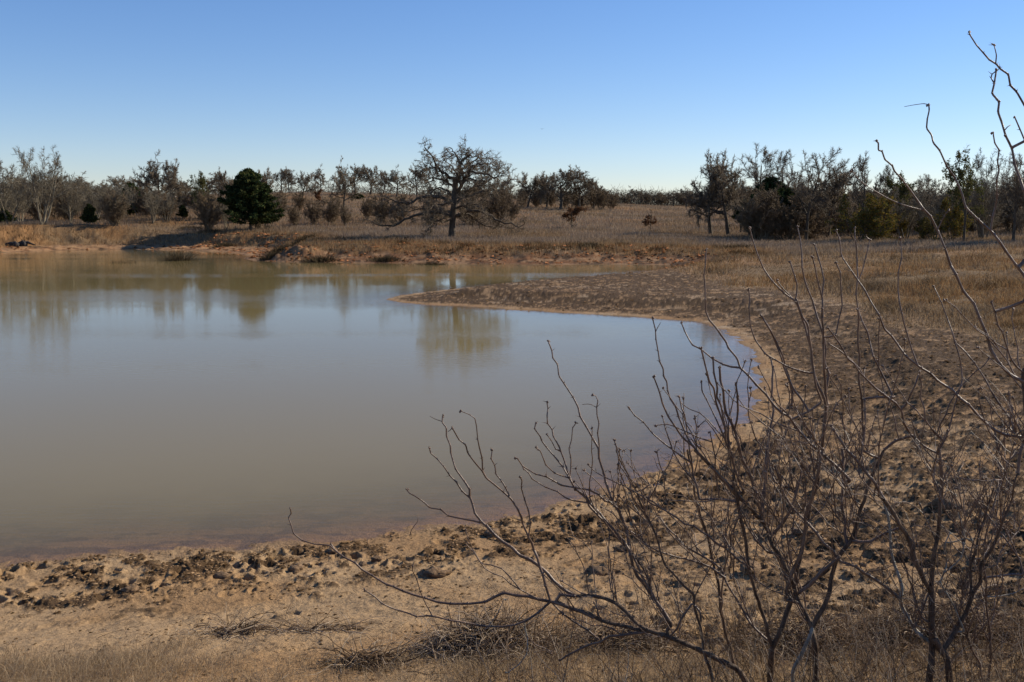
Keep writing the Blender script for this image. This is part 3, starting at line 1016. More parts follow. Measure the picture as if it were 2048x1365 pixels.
# left woods
LEFT = [('pale', 0, 89, 449, 301, 123, 1.05, 'big pale grey many stemmed bare tree at the left, tallest there'),
        ('pale', 1, 18, 449, 318, 126, 0.9, 'pale bare tree at the left picture edge'),
        ('pale', 1, 140, 449, 352, 127, 0.8, 'low pale bare tree right of the big many stemmed one'),
        ('oak', 1, 316, 425, 322, 170, 0.8, 'dark crowned bare oak rising above the left woods'),
        ('oak', 2, 347, 425, 324, 168, 0.65, 'open crowned bare oak touching the dark one on its right'),
        ('oak', 0, 455, 420, 344, 190, 0.8, 'bare oak just behind the left side of the cedar'),
        ('oak', 3, 525, 420, 340, 190, 0.7, 'bare oak just behind the right side of the cedar top'),
        ('oak', 3, 236, 420, 372, 180, 1.1, 'low bare oak between the big pale tree and the dark crowned oak')]
for k, (kd, i, px, by, ty, D, wd, lb) in enumerate(LEFT):
    put(kd, i, 'bare_tree', lb, 'tree', px, by, ty, D, wd, rz=k * 1.9, group='trees of the left woods')
for k, (px, by, ty, D, wd, lb) in enumerate([(180, 451, 410, 126, 0.9, 'dark evergreen bush on the bank right of the pale trees'), (262, 430, 370, 155, 0.8, 'dark evergreen among brown thickets under the dark crowned oak'),
                                             (366, 440, 412, 140, 0.9, 'rounded dark evergreen low in the left woods'), (8, 452, 418, 126, 1.0, 'dark evergreen bush at the left picture edge')]):
    put('jun', 1 + k % 2, 'cedar_tree', lb, 'tree', px, by, ty, D, wd, rz=k * 2.1, group='evergreens in the left woods')
put('leafy', 0, 'leafy_tree', 'olive tinged tree left of the cedar', 'tree', 408, 440, 347, 140, 0.75)
put('brush', 2, 'bare_thicket', 'grey tangled thicket between the evergreen and the cedar', 'bush', 418, 458, 388, 124, 0.95)
lr = np.random.default_rng(32)
for k in range(44):
    px = -10 + k * 13 + lr.uniform(-8, 8)
    if 345 < px < 400:
        D = 165
    else:
        D = lr.uniform(125, 165)
    put('brush' if k % 2 else 'pale', k, 'bare_thicket', ('brown thicket among the pale bare trees at the far left' if px < 170 else 'brown thicket between the bank evergreen and the dark crowned oak' if px < 300 else 'brown thicket under the dark crowned oak' if px < 400 else 'brown thicket behind and beside the cedar'), 'bush', px, 445, lr.uniform(362, 392) if px < 330 else lr.uniform(378, 402), D, lr.uniform(1.0, 1.4),
        rz=k * 0.8, group='thickets of the left woods')
for k in range(14):
    put('oak', k, 'bare_oak', 'low bare background tree behind the left woods', 'tree', -40 + k * 42 + lr.uniform(-10, 10), 400, lr.uniform(350, 370), lr.uniform(215, 250), 1.5, rz=k,
        group='background trees of the left woods')
# scrub round the big oak and the slope
SCR = [(762, 449, 392, 140, 1.0, 'brown thicket under the low left limb of the big oak'), (735, 440, 398, 150, 1.0, 'brown thicket left of the big oak limbs'),
       (800, 448, 392, 140, 1.2, 'rusty thicket behind the left limbs of the big oak'), (862, 446, 395, 138, 1.1, 'thicket right behind the trunk of the big oak, left side'),
       (945, 448, 385, 132, 1.1, 'thicket right behind the trunk of the big oak, right side'), (990, 446, 378, 136, 1.1, 'tall brown thicket under the right crown of the big oak'),
       (1025, 440, 392, 150, 1.0, 'brown thicket at the right end of the big oak crown'), (664, 446, 396, 135, 1.1, 'grey thicket on the slope right of the cedar'),
       (628, 447, 402, 133, 0.9, 'smaller grey thicket on the slope right of the cedar'), (590, 450, 415, 128, 0.9, 'low thicket beside the right foot of the cedar'),
       (690, 448, 412, 130, 0.8, 'low thicket at the right end of the slope scrub'), (560, 432, 385, 160, 1.2, 'thicket behind the right side of the cedar'), (600, 420, 385, 175, 1.1, 'thicket on the slope below the hilltop row')]
for k, (px, by, ty, D, wd, lb) in enumerate(SCR):
    put('brush', k, 'bare_thicket', lb, 'bush', px, by, ty, D, wd, rz=k * 1.2, group='thickets on the meadow slope')


for k in range(96):
    px = 915 + k * 12.2 + lr.uniform(-9, 9)
    kd = ['oak', 'brush', 'oak'][k % 3]
    put(kd, k, 'bare_oak' if kd == 'oak' else 'bare_thicket', 'small bare tree or thicket in the far tree line on the skyline beyond the meadow', 'tree', px, 405, lr.uniform(378, 393), lr.uniform(285, 330),
        lr.uniform(1.1, 1.6), rz=k * 0.7, group='far tree line on the skyline')


def distant_woods():
    """far-off belt of trees, read as one mass"""
    r_ = np.random.default_rng(91)
    P_all, cols = [], []
    pos, dd = [], []
    n = 16000
    a = r_.uniform(-0.56, 0.56, n)
    D = r_.uniform(300, 400, n)
    x = np.tan(a) * D; y = D
    z0 = gz(x, y)
    cen = r_.integers(0, 400, n)
    hmax = 4.0 + 2.0 * vnoise(x * 0.09, y * 0.02, 4) + 2.0 * vnoise(x * 0.35, y * 0.05, 9)
    st = np.stack([x, y, z0 + r_.uniform(0, 0.75, n) * hmax], -1)
    P, R = grow(r_, st, r_.normal(0, 1, (n, 3)) * [1, 1, 0.5] + [0, 0, 0.8], r_.uniform(1.2, 3, n), np.full(n, 0.055), 5, 0.3, 0.05)
    v, f = tubes(P, R, 3)
    m = 300000
    a = r_.uniform(-0.56, 0.56, m); D = r_.uniform(300, 400, m)
    x = np.tan(a) * D; y = D
    hmax = 5.0 + 2.5 * vnoise(x * 0.09, y * 0.02, 4) + 2.5 * vnoise(x * 0.35, y * 0.05, 9)
    p = np.stack([x, y, gz(x, y) + hmax * 0.6 * r_.random(m) ** 1.6], -1)
    e = tag(empty('distant_woods', (0, 340, 0)), 'far belt of bare and evergreen woods along the skyline', 'woods', kind='stuff')
    v = v - [0, 340, 0]
    mesh_np('branches', v, f, M_TWIG, e, smooth=False)
    leaf_cloud(r_, p - [0, 340, 0], 0.15, [(0.05, 0.05, 0.045), (0.075, 0.065, 0.055), (0.04, 0.048, 0.035), (0.09, 0.07, 0.055)], name='foliage', link=True, parent=e)


distant_woods()


# ------------------------------------------------------------------ grasses (nobody could count them)
def blades(name, x, y, h, wdt, cols, lean=0.25, bend=0.25, seed=1, droop=0.0):
    r_ = np.random.default_rng(seed)
    n = len(x)
    z = gz(x, y)
    az = r_.uniform(0, 2 * math.pi, n)
    face = r_.uniform(-0.9, 0.9, n)           # blades turn every way
    side = np.stack([np.cos(face), np.sin(face), np.zeros(n)], -1) * wdt[:, None] * 0.5
    ld = np.stack([np.cos(az), np.sin(az), np.zeros(n)], -1) * (h * lean * r_.uniform(0.2, 1.6, n))[:, None]
    up = np.array([0, 0, 1.0])
    b = np.stack([x, y, z - 0.02], -1)
    mid = b + up * (h * 0.55)[:, None] + ld * 0.4
    top = b + up * (h * (1 - droop * r_.random(n)))[:, None] + ld * (1 + bend)
    v = np.stack([b - side, b + side, mid - side * 0.7, mid + side * 0.7, top], 1).reshape(-1, 3)
    i = np.arange(n)[:, None] * 5
    q = i + np.array([[0, 1, 3, 2]])
    t = i + np.array([[2, 3, 4]])
    c = np.repeat(cols, 5, 0)
    o = mesh_np(name, v, [q, t], M_GRASS, smooth=False, colors=c)
    return o


def pick(r_, n, cols):
    cols = np.array(cols)
    return cols[r_.integers(0, len(cols), n)] * r_.uniform(0.75, 1.25, (n, 1))


STRAW = [(0.33, 0.235, 0.14), (0.24, 0.155, 0.08), (0.34, 0.25, 0.15), (0.17, 0.12, 0.075)]
GREYB = [(0.33, 0.25, 0.17), (0.27, 0.20, 0.14), (0.39, 0.30, 0.21), (0.22, 0.165, 0.115)]
ORNG = [(0.32, 0.195, 0.095), (0.27, 0.155, 0.07), (0.36, 0.25, 0.13)]


def meadow():
    r_ = np.random.default_rng(401)
    n = 330000
    # spread evenly as seen from the bank: dense close by, thinner far off
    D = 1 / r_.uniform(1 / 300, 1 / 74, n)
    a = r_.uniform(-0.57, 0.57, n)
    x = D * np.tan(a); y = D
    s = sdf(x, y)
    z, s2 = ground(x, y, s)
    far, clod, gr, n1 = zones(x, y, s2, z)
    k = r_.random(n) < gr
    x, y, s2 = x[k], y[k], s2[k]
    n = len(x)
    tall = fbm(x * 0.25, y * 0.25, 301, 3)
    h = (0.22 + 0.40 * tall) * r_.uniform(0.6, 1.25, n)
    edge = (s2 < 9)
    h = np.where(edge, h * 0.85, h)
    c = pick(r_, n, GREYB)
    m = sstep(0.42, 0.62, fbm(x * 0.09, y * 0.2, 303, 3))[:, None]
    c = c * (1 - m) + pick(r_, n, STRAW) * m
    ed = (1 - sstep(6, 10, s2))[:, None]
    c = c * (1 - ed) + pick(r_, n, ORNG) * ed
    dk = sstep(0.56, 0.66, fbm(x * 0.5, y * 0.5, 305, 3))[:, None] * ed
    c = c * (1 - 0.7 * dk)
    o = blades('meadow_grass', x, y, h, 0.014 + 0.00028 * y, c, 0.3, seed=5)
    tag(o, 'dry brown grass covering the far meadow and its hill', 'grass', kind='stuff')


def slope():
    r_ = np.random.default_rng(402)
    n = 260000
    D = 1 / r_.uniform(1 / 78, 1 / 17, n)
    a = r_.uniform(-0.02, 0.62, n)
    x = D * np.tan(a); y = D
    s = sdf(x, y)
    z, s2 = ground(x, y, s)
    far, clod, gr, n1 = zones(x, y, s2, z)
    k = r_.random(n) < gr * (1 - far) ** 0.3
    x, y, s2 = x[k], y[k], s2[k]
    n = len(x)
    tall = fbm(x * 0.45 + 3, y * 0.45, 311, 3)
    h = (0.10 + 0.5 * sstep(0.3, 0.75, tall) * sstep(20, 40, y)) * r_.uniform(0.6, 1.25, n)
    c = pick(r_, n, STRAW) * 1.05
    og = sstep(0.45, 0.62, fbm(x * 0.18, y * 0.18, 313, 3))[:, None]
    c = c * (1 - og) + pick(r_, n, ORNG) * og
    dk = sstep(0.55, 0.68, fbm(x * 0.6, y * 0.6, 315, 3))[:, None]
    c = c * (1 - 0.45 * dk)
    o = blades('slope_grass', x, y, h, 0.007 + 0.00035 * y, c, 0.55, 0.6, seed=6, droop=0.4)
    tag(o, 'golden dry tussock grass on the slope right of the trampled mud', 'grass', kind='stuff')


def foreground_grass():
    r_ = np.random.default_rng(403)
    n = 260000
    rr_ = r_.uniform(4.2, 10.5, n)
    a = r_.uniform(-0.62, 0.62, n)
    x = rr_ * np.sin(a); y = rr_ * np.cos(a)
    s = sdf(x, y)
    n1 = fbm(x * 1.3, y * 1.3, 321, 4)
    rightw = sstep(0.2, 2.2, x)
    lw = sstep(-1.4, -2.6, x)
    lim = 7.1 + 0.9 * rightw + 0.7 * lw + (n1 - 0.5) * 2.6
    pr_ = sstep(lim + 0.7, lim - 0.7, rr_) * (0.30 + 0.35 * rightw + 0.7 * sstep(0.5, 0.6, n1) + 0.35 * lw)
    k = (r_.random(n) < np.clip(pr_, 0, 1)) & (s > 0.5)
    x, y = x[k], y[k]
    n = len(x)
    h = r_.uniform(0.025, 0.11, n) * (0.6 + 0.9 * fbm(x * 2, y * 2, 323, 2)) * (1 + 0.5 * sstep(-1.4, -2.6, x))
    c = pick(r_, n, [(0.44, 0.32, 0.19), (0.36, 0.255, 0.145), (0.5, 0.38, 0.24), (0.24, 0.165, 0.09), (0.40, 0.29, 0.17)])
    o = blades('foreground_grass', x, y, h, np.full(n, 0.0032), c, 0.8, 0.4, seed=7, droop=0.3)
    tag(o, 'short dry grass and stubble on the near bank', 'grass', kind='stuff')


def tufts_strays():
    """stray stems and brittle litter lying on the near mud"""
    r_ = np.random.default_rng(404)
    n = 9000
    rr_ = r_.uniform(5, 1.0 * 13, n)
    a = r_.uniform(-0.6, 0.6, n)
    x = rr_ * np.sin(a); y = rr_ * np.cos(a)
    s = sdf(x, y)
    cl = fbm(x * 1.4, y * 1.4, 331, 3)
    k = (s > 0.08) & (r_.random(n) < 0.12 + 0.9 * sstep(0.52, 0.64, cl) * sstep(9.5, 7, rr_) + 0.5 * np.exp(-((s - 0.25) / 0.25) ** 2))
    x, y = x[k], y[k]
    n = len(x)
    az = r_.uniform(0, math.pi, n)
    L = r_.uniform(0.02, 0.14, n) * np.where(r_.random(n) < .1, 2, 1)
    K = 4
    d = np.stack([np.cos(az), np.sin(az), r_.normal(0, 0.12, n)], -1)
    st = np.stack([x, y, gz(x, y) + 0.004], -1)
    P, R = grow(r_, st, d, L, np.full(n, 0.0016) * r_.uniform(0.6, 1.7, n), K, 0.22, 0.0)
    P[:, :, 2] = np.maximum(P[:, :, 2], gz(P[:, :, 0], P[:, :, 1]) + 0.002)
    v, f = tubes(P, R, 3)
    c = np.repeat(pick(r_, n, [(0.34, 0.27, 0.19), (0.42, 0.36, 0.28), (0.15, 0.10, 0.07), (0.22, 0.16, 0.10)]), K * 3, 0)
    o = mesh_np('plant_litter', v, f, M_GRASS, smooth=False, colors=c)
    tag(o, 'broken stems and dead plant bits strewn over the near mud', 'litter', kind='stuff')


def crumbs():
    """trodden mud broken to crumbs, far too many to count"""
    r_ = np.random.default_rng(406)
    n = 420000
    dep = r_.uniform(CAMZ / 62, CAMZ / 6.0, n)
    D = CAMZ / dep
    a = r_.uniform(-0.56, 0.56, n)
    x = D * np.sin(a); y = D * np.cos(a)
    s = sdf(x, y)
    z, s2 = ground(x, y, s)
    far, clod, gr, n1 = zones(x, y, s2, z)
    f_a = fbm(x * 3.2, y * 3.2, 60, 4, 0.55); f_b = fbm(x * 8.5, y * 8.5, 70, 4, 0.6); sx = fbm(x * 1.9, y * 1.9, 140, 4, 0.6)
    sd = f_b * 0.4 + f_a * 0.35 + sx * 0.25
    near = (1 - sstep(13, 16, D))
    mar = near * sstep(0.05, 0.2, s2) * (1 - sstep(1.0, 2.3, s2))
    dens = (0.22 + 0.4 * sstep(14, 26, D)) * clod * sstep(0.47, 0.56, sd) + 0.04 * clod + mar * 0.9 * sstep(0.46, 0.56, sd) + 0.05 * near * (s2 > 0) * sstep(0.45, 0.6, fbm(x * 2.3, y * 2.3, 408, 3))
    k = (r_.random(n) < dens) & (s > 0.03)
    x, y, D = x[k], y[k], D[k]
    # the churned far bank
    m = 60000
    D2 = r_.uniform(74, 126, m); a2 = r_.uniform(-0.56, 0.45, m)
    x2 = D2 * np.sin(a2); y2 = D2 * np.cos(a2)
    s3 = sdf(x2, y2)
    k2 = (s3 > 0.15) & (s3 < 7) & (y2 > 72) & (r_.random(m) < 1.3 * sstep(0.42, 0.6, fbm(x2 * 0.9, y2 * 0.9, 409, 4)))
    x = np.concatenate([x, x2[k2]]); y = np.concatenate([y, y2[k2]]); D = np.concatenate([D, D2[k2] * 1.5])
    n = len(x)
    sz = (0.35 + 1.3 * r_.random(n) ** 4) * (0.0055 + 0.0007 * D)
    c = np.stack([x, y, gz(x, y) + sz * 0.25], -1)
    base = np.array([[0, 0, 0.8], [1, 0, 0], [0.3, 0.95, 0.1], [-0.8, 0.6, -0.1], [-0.8, -0.6, 0.1], [0.3, -0.95, 0]])
    v = base[None] * (1 + r_.normal(0, 0.28, (n, 6, 3)))
    ang = r_.uniform(0, 6.28, n); ca, sa = np.cos(ang), np.sin(ang)
    vx = v[..., 0] * 1.35; vy = v[..., 1]
    v = np.stack([vx * ca[:, None] - vy * sa[:, None], vx * sa[:, None] + vy * ca[:, None], v[..., 2] * 0.8], -1)
    v = v * sz[:, None, None] + c[:, None]
    f = np.array([[0, 1, 2], [0, 2, 3], [0, 3, 4], [0, 4, 5], [0, 5, 1]])
    f = (np.arange(n)[:, None, None] * 6 + f[None]).reshape(-1, 3)
    cols = pick(r_, n, [(0.085, 0.05, 0.024), (0.115, 0.07, 0.036), (0.06, 0.036, 0.018), (0.20, 0.125, 0.065), (0.32, 0.205, 0.11)])
    fr_ = (y > 70)[:, None]
    cols = np.where(fr_, cols * [1.5, 1.0, 0.8], cols)
    o = mesh_np('mud_crumbs', v.reshape(-1, 3), f, M_CRUMB, smooth=False, colors=np.repeat(cols, 6, 0))
    tag(o, 'dark crumbled mud and dung trodden over the beach', 'mud', kind='stuff')


def weeds():
    """thin dead stalks standing in the brush at lower right"""
    r_ = np.random.default_rng(405)
    n = 2600
    rr_ = r_.uniform(4.6, 8.4, n)
    a = r_.uniform(-0.05, 0.58, n)
    k = r_.random(n) < np.clip(0.15 + (a + .05) * 1.6, 0, 1)
    rr_, a = rr_[k], a[k]
    n = len(a)
    x = rr_ * np.sin(a); y = rr_ * np.cos(a)
    st = np.stack([x, y, gz(x, y) - 0.02], -1)
    L = r_.uniform(0.12, 0.55, n)
    P, R = grow(r_, st, r_.normal(0, 0.35, (n, 3)) + [-0.1, 0, 1], L, np.full(n, 0.0028) * r_.uniform(0.5, 1.3, n), 8, 0.13, 0.0)
    parts = [tubes(P, R, 4)]
    pos, d, L2, rad = kids(r_, P, R, 5, 0.2, 1, 0.6, 0.45, L, 0.7, minr=0.0011)
    P2, R2 = grow(r_, pos, d, L2, rad, 5, 0.2, 0.0)
    parts.append(tubes(P2, R2, 3))
    v, f = merge(parts)
    c0 = pick(r_, n, [(0.16, 0.11, 0.075), (0.25, 0.18, 0.125), (0.10, 0.068, 0.045), (0.42, 0.35, 0.27)])
    c = np.concatenate([np.repeat(c0, 8 * 4, 0), np.repeat(np.repeat(c0, 5, 0), 5 * 3, 0)])
    o = mesh_np('dead_weeds', v, f, M_GRASS, smooth=False, colors=c)
    tag(o, 'thin dead weed stalks standing among the thorny shrubs', 'weeds', kind='stuff')


meadow(); slope(); foreground_grass(); tufts_strays(); crumbs(); weeds()


# ------------------------------------------------------------------ clods, logs, driftwood, heaps
def blob(seed, size, squash=0.7, name='clod'):
    r_ = np.random.default_rng(seed)
    nu, nv = 22, 13
    u = np.linspace(0, 2 * math.pi, nu, endpoint=False); v = np.linspace(0.0, math.pi, nv)
    U, V = np.meshgrid(u, v, indexing='ij')
    d = np.stack([np.cos(U) * np.sin(V), np.sin(U) * np.sin(V), np.cos(V)], -1)
    q = 1 + 0.55 * (fbm(d[..., 0] * 2.1 + seed * 3.1 + 50, d[..., 1] * 2.1 + d[..., 2] * 1.7 + 50, seed, 4, 0.65) - 0.5) * 2 \
        + 0.25 * (fbm(d[..., 2] * 4 + 40, d[..., 0] * 4 + d[..., 1] * 3 + 40, seed + 3, 3, 0.65) - 0.5) * 2
    p = d * q[..., None] * np.array(size) * [1, 1, squash]
    idx = np.arange(nu * nv).reshape(nu, nv)
    f = np.stack([idx, np.roll(idx, -1, 0), np.roll(np.roll(idx, -1, 0), -1, 1), np.roll(idx, -1, 1)], -1)[:, :-1].reshape(-1, 4)
    return p.reshape(-1, 3), f


m_clod, t, out = new_mat('clod_earth')
b = t.nodes.new('ShaderNodeBsdfPrincipled')
tc = t.nodes.new('ShaderNodeTexCoord')
n = noise_node(t, 30, 6, 0.7, tc.outputs['Object'])
rp = t.nodes.new('ShaderNodeValToRGB')
rp.color_ramp.elements[0].color = (0.07, 0.042, 0.022, 1); rp.color_ramp.elements[0].position = 0.35
rp.color_ramp.elements[1].color = (0.27, 0.17, 0.09, 1); rp.color_ramp.elements[1].position = 0.65
t.links.new(n.outputs[0], rp.inputs[0]); t.links.new(rp.outputs[0], b.inputs['Base Color'])
b.inputs['Roughness'].default_value = 1.0
bp = t.nodes.new('ShaderNodeBump'); bp.inputs['Strength'].default_value = 1.0; bp.inputs['Distance'].default_value = 0.02
t.links.new(n.outputs[0], bp.inputs['Height']); t.links.new(bp.outputs[0], b.inputs['Normal'])
t.links.new(b.outputs[0], out.inputs[0])

CLODS = [(868, 1152, 0.13, 'large hollow mud clod in the middle of the near bank'), (592, 1140, 0.085, 'round mud clod just right of the deepest hoof hole'),
         (1205, 1152, 0.12, 'wide flat mud clod right of the leaning branches'), (505, 1136, 0.08, 'dark mud clod beside the deepest hoof hole at left'),
         (665, 1104, 0.07, 'mud clod at the water edge under the tip of the low branch'), (755, 1120, 0.06, 'small mud clod left of the large hollow one'),
         (985, 1070, 0.10, 'dark mud clod at the waterline under the branches'), (445, 1155, 0.07, 'crumbly clod left of the deepest hoof hole'),
         (173, 1142, 0.07, 'upright dark clod near the left waterline'), (30, 1182, 0.09, 'dark clod at the left picture edge'),
         (262, 1182, 0.07, 'flat clod in the middle of the left bank'), (725, 1130, 0.05, 'little clod between the larger ones'),
         (1250, 1100, 0.09, 'clod right of the branch fork on the sand'), (1500, 1140, 0.11, 'broken clod between the two shrub stems'),
         (1605, 1068, 0.10, 'clod behind the thick stem of the middle shrub'), (1900, 1020, 0.20, 'big dark clod heap in the mud right of the pale twigs')]
for k, (px, py, sz, lb) in enumerate(CLODS):
    zz = 0.15
    for _ in range(8):
        p = onz(px, py, zz)
        zz = float(gz(p[0], p[1]))
    v, f = blob(500 + k, (sz * 1.25, sz * 0.9, sz * 0.8))
    o = mesh_np('mud_clod', v, f, m_clod)
    o.location = (p[0], p[1], zz + sz * 0.12)
    o.rotation_euler = (0, 0, k * 1.3)
    tag(o, lb, 'clod', 'mud clods on the bank')


def stick(name, label, pts, rad, mat, cat='driftwood', group=None, S=8):
    P = np.array(pts, float)
    o0 = P[0].copy()
    v, f = tubes((P - o0)[None], (rad * (1 - 0.6 * np.linspace(0, 1, len(P))))[None], S)
    cap = np.arange(S)[::-1][None]
    cap2 = np.arange(len(v) - S, len(v))[None]
    o = mesh_np(name, v, [f, cap, cap2], mat)
    o.location = o0
    return tag(o, label, cat, group)


def gp(px, py, z0=0.3):
    zz = z0
    for _ in range(12):
        p = onz(px, py, zz)
        zz = 0.5 * zz + 0.5 * float(gz(p[0], p[1]))
    return np.array([p[0], p[1], float(gz(p[0], p[1]))])


# two dark logs lying at the far left waterline
for k, (px, ln, lb) in enumerate([(29, 1.3, 'dark broken stump end at the far left waterline'), (47, 1.1, 'dark log leaning beside the stump at the far left waterline')]):
    p = gp(px, 499.5)
    v, f = blob(700 + k, (ln * 0.42, 0.35, 0.42), 0.9)
    a = np.array([[0, 0, 0.1], [0.5, 0.1, 0.25], [0.95, 0.1, 0.15 - 0.1 * k], [1.35, 0.0, -0.05]]) * [(-1) ** (k + 1), 1, 1]
    tv, tf = tubes(a[None], np.array([[0.2, 0.15, 0.1, 0.05]]), 8)
    v, f = merge([(v, f), (tv, tf)])
    o = mesh_np('fallen_log', v, f, M_LOG)
    o.location = (p[0], p[1], p[2] + 0.12)
    tag(o, lb, 'log', 'logs at the far left waterline')
p = gp(180, 487)
stick('driftwood', 'pale bent driftwood stick left of the dark bush on the far left bank', [p + [-0.3, 0, 0.75], p + [0, 0, 0.7], p + [0.25, 0, 0.4], p + [0.5, 0, -0.05]], 0.06, M_DRIFT)
p = gp(216, 486)
stick('driftwood', 'short pale forked driftwood right of the dark bush on the far left bank', [p + [0.1, 0, 0.6], p + [0.15, 0, 0.3], p + [0.25, 0, 0.05], p + [-0.15, 0, 0.1]], 0.07, M_DRIFT)
p = gp(818, 1070)
stick('dead_stick', 'thin curved reddish stick standing at the near waterline', [p + [0, 0, -0.05], p + [0.03, 0, 0.06], p + [0.07, 0, 0.12], p + [0.11, 0, 0.17], p + [0.115, 0, 0.23]], 0.006, M_THORN, 'stick')
p = gp(735, 1090)
stick('dead_stick', 'tiny upright stick stub at the near waterline', [p + [0, 0, -0.05], p + [0, 0, 0.03], p + [0.004, 0, 0.08]], 0.005, M_THORN, 'stick')


def tangle(px, py, rx, ry, hgt, n, seed, name, label, cat, cols, L=(0.12, 0.4), thick=0.0035, flat=0.35):
    """heap of dead stems lying over each other"""
    r_ = np.random.default_rng(seed)
    c = gp(px, py, 0.7)
    qx = r_.normal(0, 0.45, n); qy = r_.normal(0, 0.45, n)
    x = c[0] + qx * rx; y = c[1] + qy * ry
    top = hgt * np.exp(-(qx ** 2 + qy ** 2) * 2)
    st = np.stack([x, y, gz(x, y) + top * r_.random(n)], -1)
    az = r_.uniform(0, 2 * math.pi, n)
    d = np.stack([np.cos(az), np.sin(az), r_.normal(0.25, flat, n)], -1)
    K = 7
    P, R = grow(r_, st, d, r_.uniform(*L, n), thick * r_.uniform(0.5, 1.4, n), K, 0.25, -0.08, 0.12)
    P[:, :, 2] = np.maximum(P[:, :, 2], gz(P[:, :, 0], P[:, :, 1]) + 0.003)
    v, f = tubes(P - c, R, 4)
    o = mesh_np(name, v, f, M_GRASS, smooth=False, colors=np.repeat(pick(r_, n, cols), K * 4, 0))
    o.location = c
    tag(o, label, cat)


DEAD = [(0.5, 0.4, 0.29), (0.42, 0.32, 0.22), (0.5, 0.4, 0.29), (0.36, 0.26, 0.17), (0.26, 0.18, 0.115), (0.14, 0.095, 0.06), (0.07, 0.045, 0.03)]
tangle(985, 1300, 0.62, 0.42, 0.24, 1700, 11, 'dead_stem_heap', 'largest heap of tangled dead stems, bottom centre under the low branch', 'plant heap', DEAD)
tangle(470, 1262, 0.34, 0.16, 0.06, 200, 12, 'dead_stem_heap', 'small flat heap of dead stems on the sand, left of centre', 'plant heap', DEAD, flat=0.12)
tangle(620, 1258, 0.45, 0.10, 0.03, 110, 13, 'dead_stem_heap', 'thin line of flat stems between the small and the largest heap', 'plant heap', DEAD, L=(0.2, 0.5), flat=0.06)
tangle(1230, 1300, 0.55, 0.3, 0.12, 800, 14, 'dead_stem_heap', 'dull brown mat of dead stems under the low shrub limbs', 'plant heap', DEAD[1:])
tangle(740, 1330, 0.25, 0.2, 0.12, 260, 15, 'dead_stem_heap', 'little dark tuft of dead stems at the bottom edge', 'plant heap', DEAD[2:])
tangle(1880, 1280, 0.9, 0.6, 0.22, 1500, 16, 'dead_stem_heap', 'wide mat of dead stems at the bottom right under the thick trunks', 'plant heap', DEAD[1:])
tangle(1620, 1300, 0.6, 0.5, 0.18, 900, 17, 'dead_stem_heap', 'mat of dead stems between the middle shrub trunks', 'plant heap', DEAD[1:])


def far_tuft(px, py, wd, ht, n, seed, label, cols, D0=0.8):
    r_ = np.random.default_rng(seed)
    c = gp(px, py, D0)
    qx = r_.normal(0, 0.42, n); qy = r_.normal(0, 0.42, n)
    x = c[0] + qx * wd; y = c[1] + qy * wd * 0.6
    st = np.stack([x, y, gz(x, y) - 0.05], -1)
    d = np.stack([qx * 0.9, qy * 0.9, np.ones(n)], -1) + r_.normal(0, 0.25, (n, 3))
    P, R = grow(r_, st, d, ht * r_.uniform(0.5, 1.1, n), np.full(n, 0.022), 4, 0.15, 0.0, 0.2)
    v, f = tubes(P - c, R, 3)
    o = mesh_np('grass_tuft', v, f, M_GRASS, smooth=False, colors=np.repeat(pick(r_, n, cols), 12, 0))
    o.location = c
    tag(o, label, 'plant', 'dark tufts along the far bank')


DKT = [(0.06, 0.048, 0.03), (0.10, 0.075, 0.045), (0.17, 0.125, 0.07)]
for k, (px, py, wd, ht, lb) in enumerate([(190, 484, 1.5, 1.0, 'dark spreading tuft between the two driftwood sticks'), (110, 473, 0.8, 0.9, 'dark round tuft on the left bank face above the logs'),
                                          (240, 475, 1.4, 1.1, 'dark brown tuft right of the forked driftwood'), (350, 480, 1.2, 1.4, 'tall dark tuft where the left bank ends'),
                                          (300, 472, 0.8, 0.8, 'small dark tuft on the left bank before its end'), (40, 472, 0.8, 0.8, 'small dark tuft near the left picture edge'),
                                          (385, 486, 1.6, 0.6, 'low dark tuft at the foot of the bank end'), (575, 506, 1.0, 0.9, 'dark tuft on top of the spoil mound'),
                                          (70, 478, 0.6, 0.6, 'small tuft on the left bank above the stump'), (640, 494, 1.5, 0.6, 'dark low tuft right of the spoil mound'),
                                          (770, 496, 1.3, 0.5, 'dark low tuft on the bank left of the big oak'), (1180, 497, 1.2, 0.5, 'dark low tuft on the bank below the small oak'),
                                          (560, 509, 1.2, 0.7, 'dark brush on the left flank of the spoil mound'), (540, 516, 1.0, 0.5, 'dark brush at the left foot of the spoil mound'), (610, 500, 1.0, 0.7, 'brown tuft on the right shoulder of the spoil mound'), (450, 494, 1.5, 0.5, 'low brown tuft on the bank below the cedar'), (420, 488, 1.5, 0.6, 'brown tuft on the bank left of the cedar'), (860, 503, 1.2, 0.4, 'tuft on the red bank left of the big oak trunk'), (690, 484, 3.0, 0.7, 'long dark weed patch left of the big oak'), (790, 482, 2.2, 0.6, 'grey weed patch near the big oak trunk'),
                                          (1480, 500, 1.5, 0.6, 'dark tuft on the bank below the pair of oaks')]):
    far_tuft(px, py, wd, ht, 420, 800 + k, lb, DKT)


# ------------------------------------------------------------------ the thorny shrubs in front
Z8 = (800, 660, 3.102); Z2 = (560, 950, 2.926); Z3 = (1150, 900, 2.936); Z6 = (1240, 600, 3.413)
YY = (1300, 480, 2.73); Z5 = (1700, 30, 2.73); Z4 = (1550, 900, 2.936); ZA = (1680, 1000, 3.739); ZB = (1300, 1050, 4.3325)


def chaikin(P):
    Q = [P[0]]
    for a, b_ in zip(P[:-1], P[1:]):
        Q.append(a * 0.86 + b_ * 0.14); Q.append(a * 0.14 + b_ * 0.86)
    Q.append(P[-1])
    return np.array(Q)


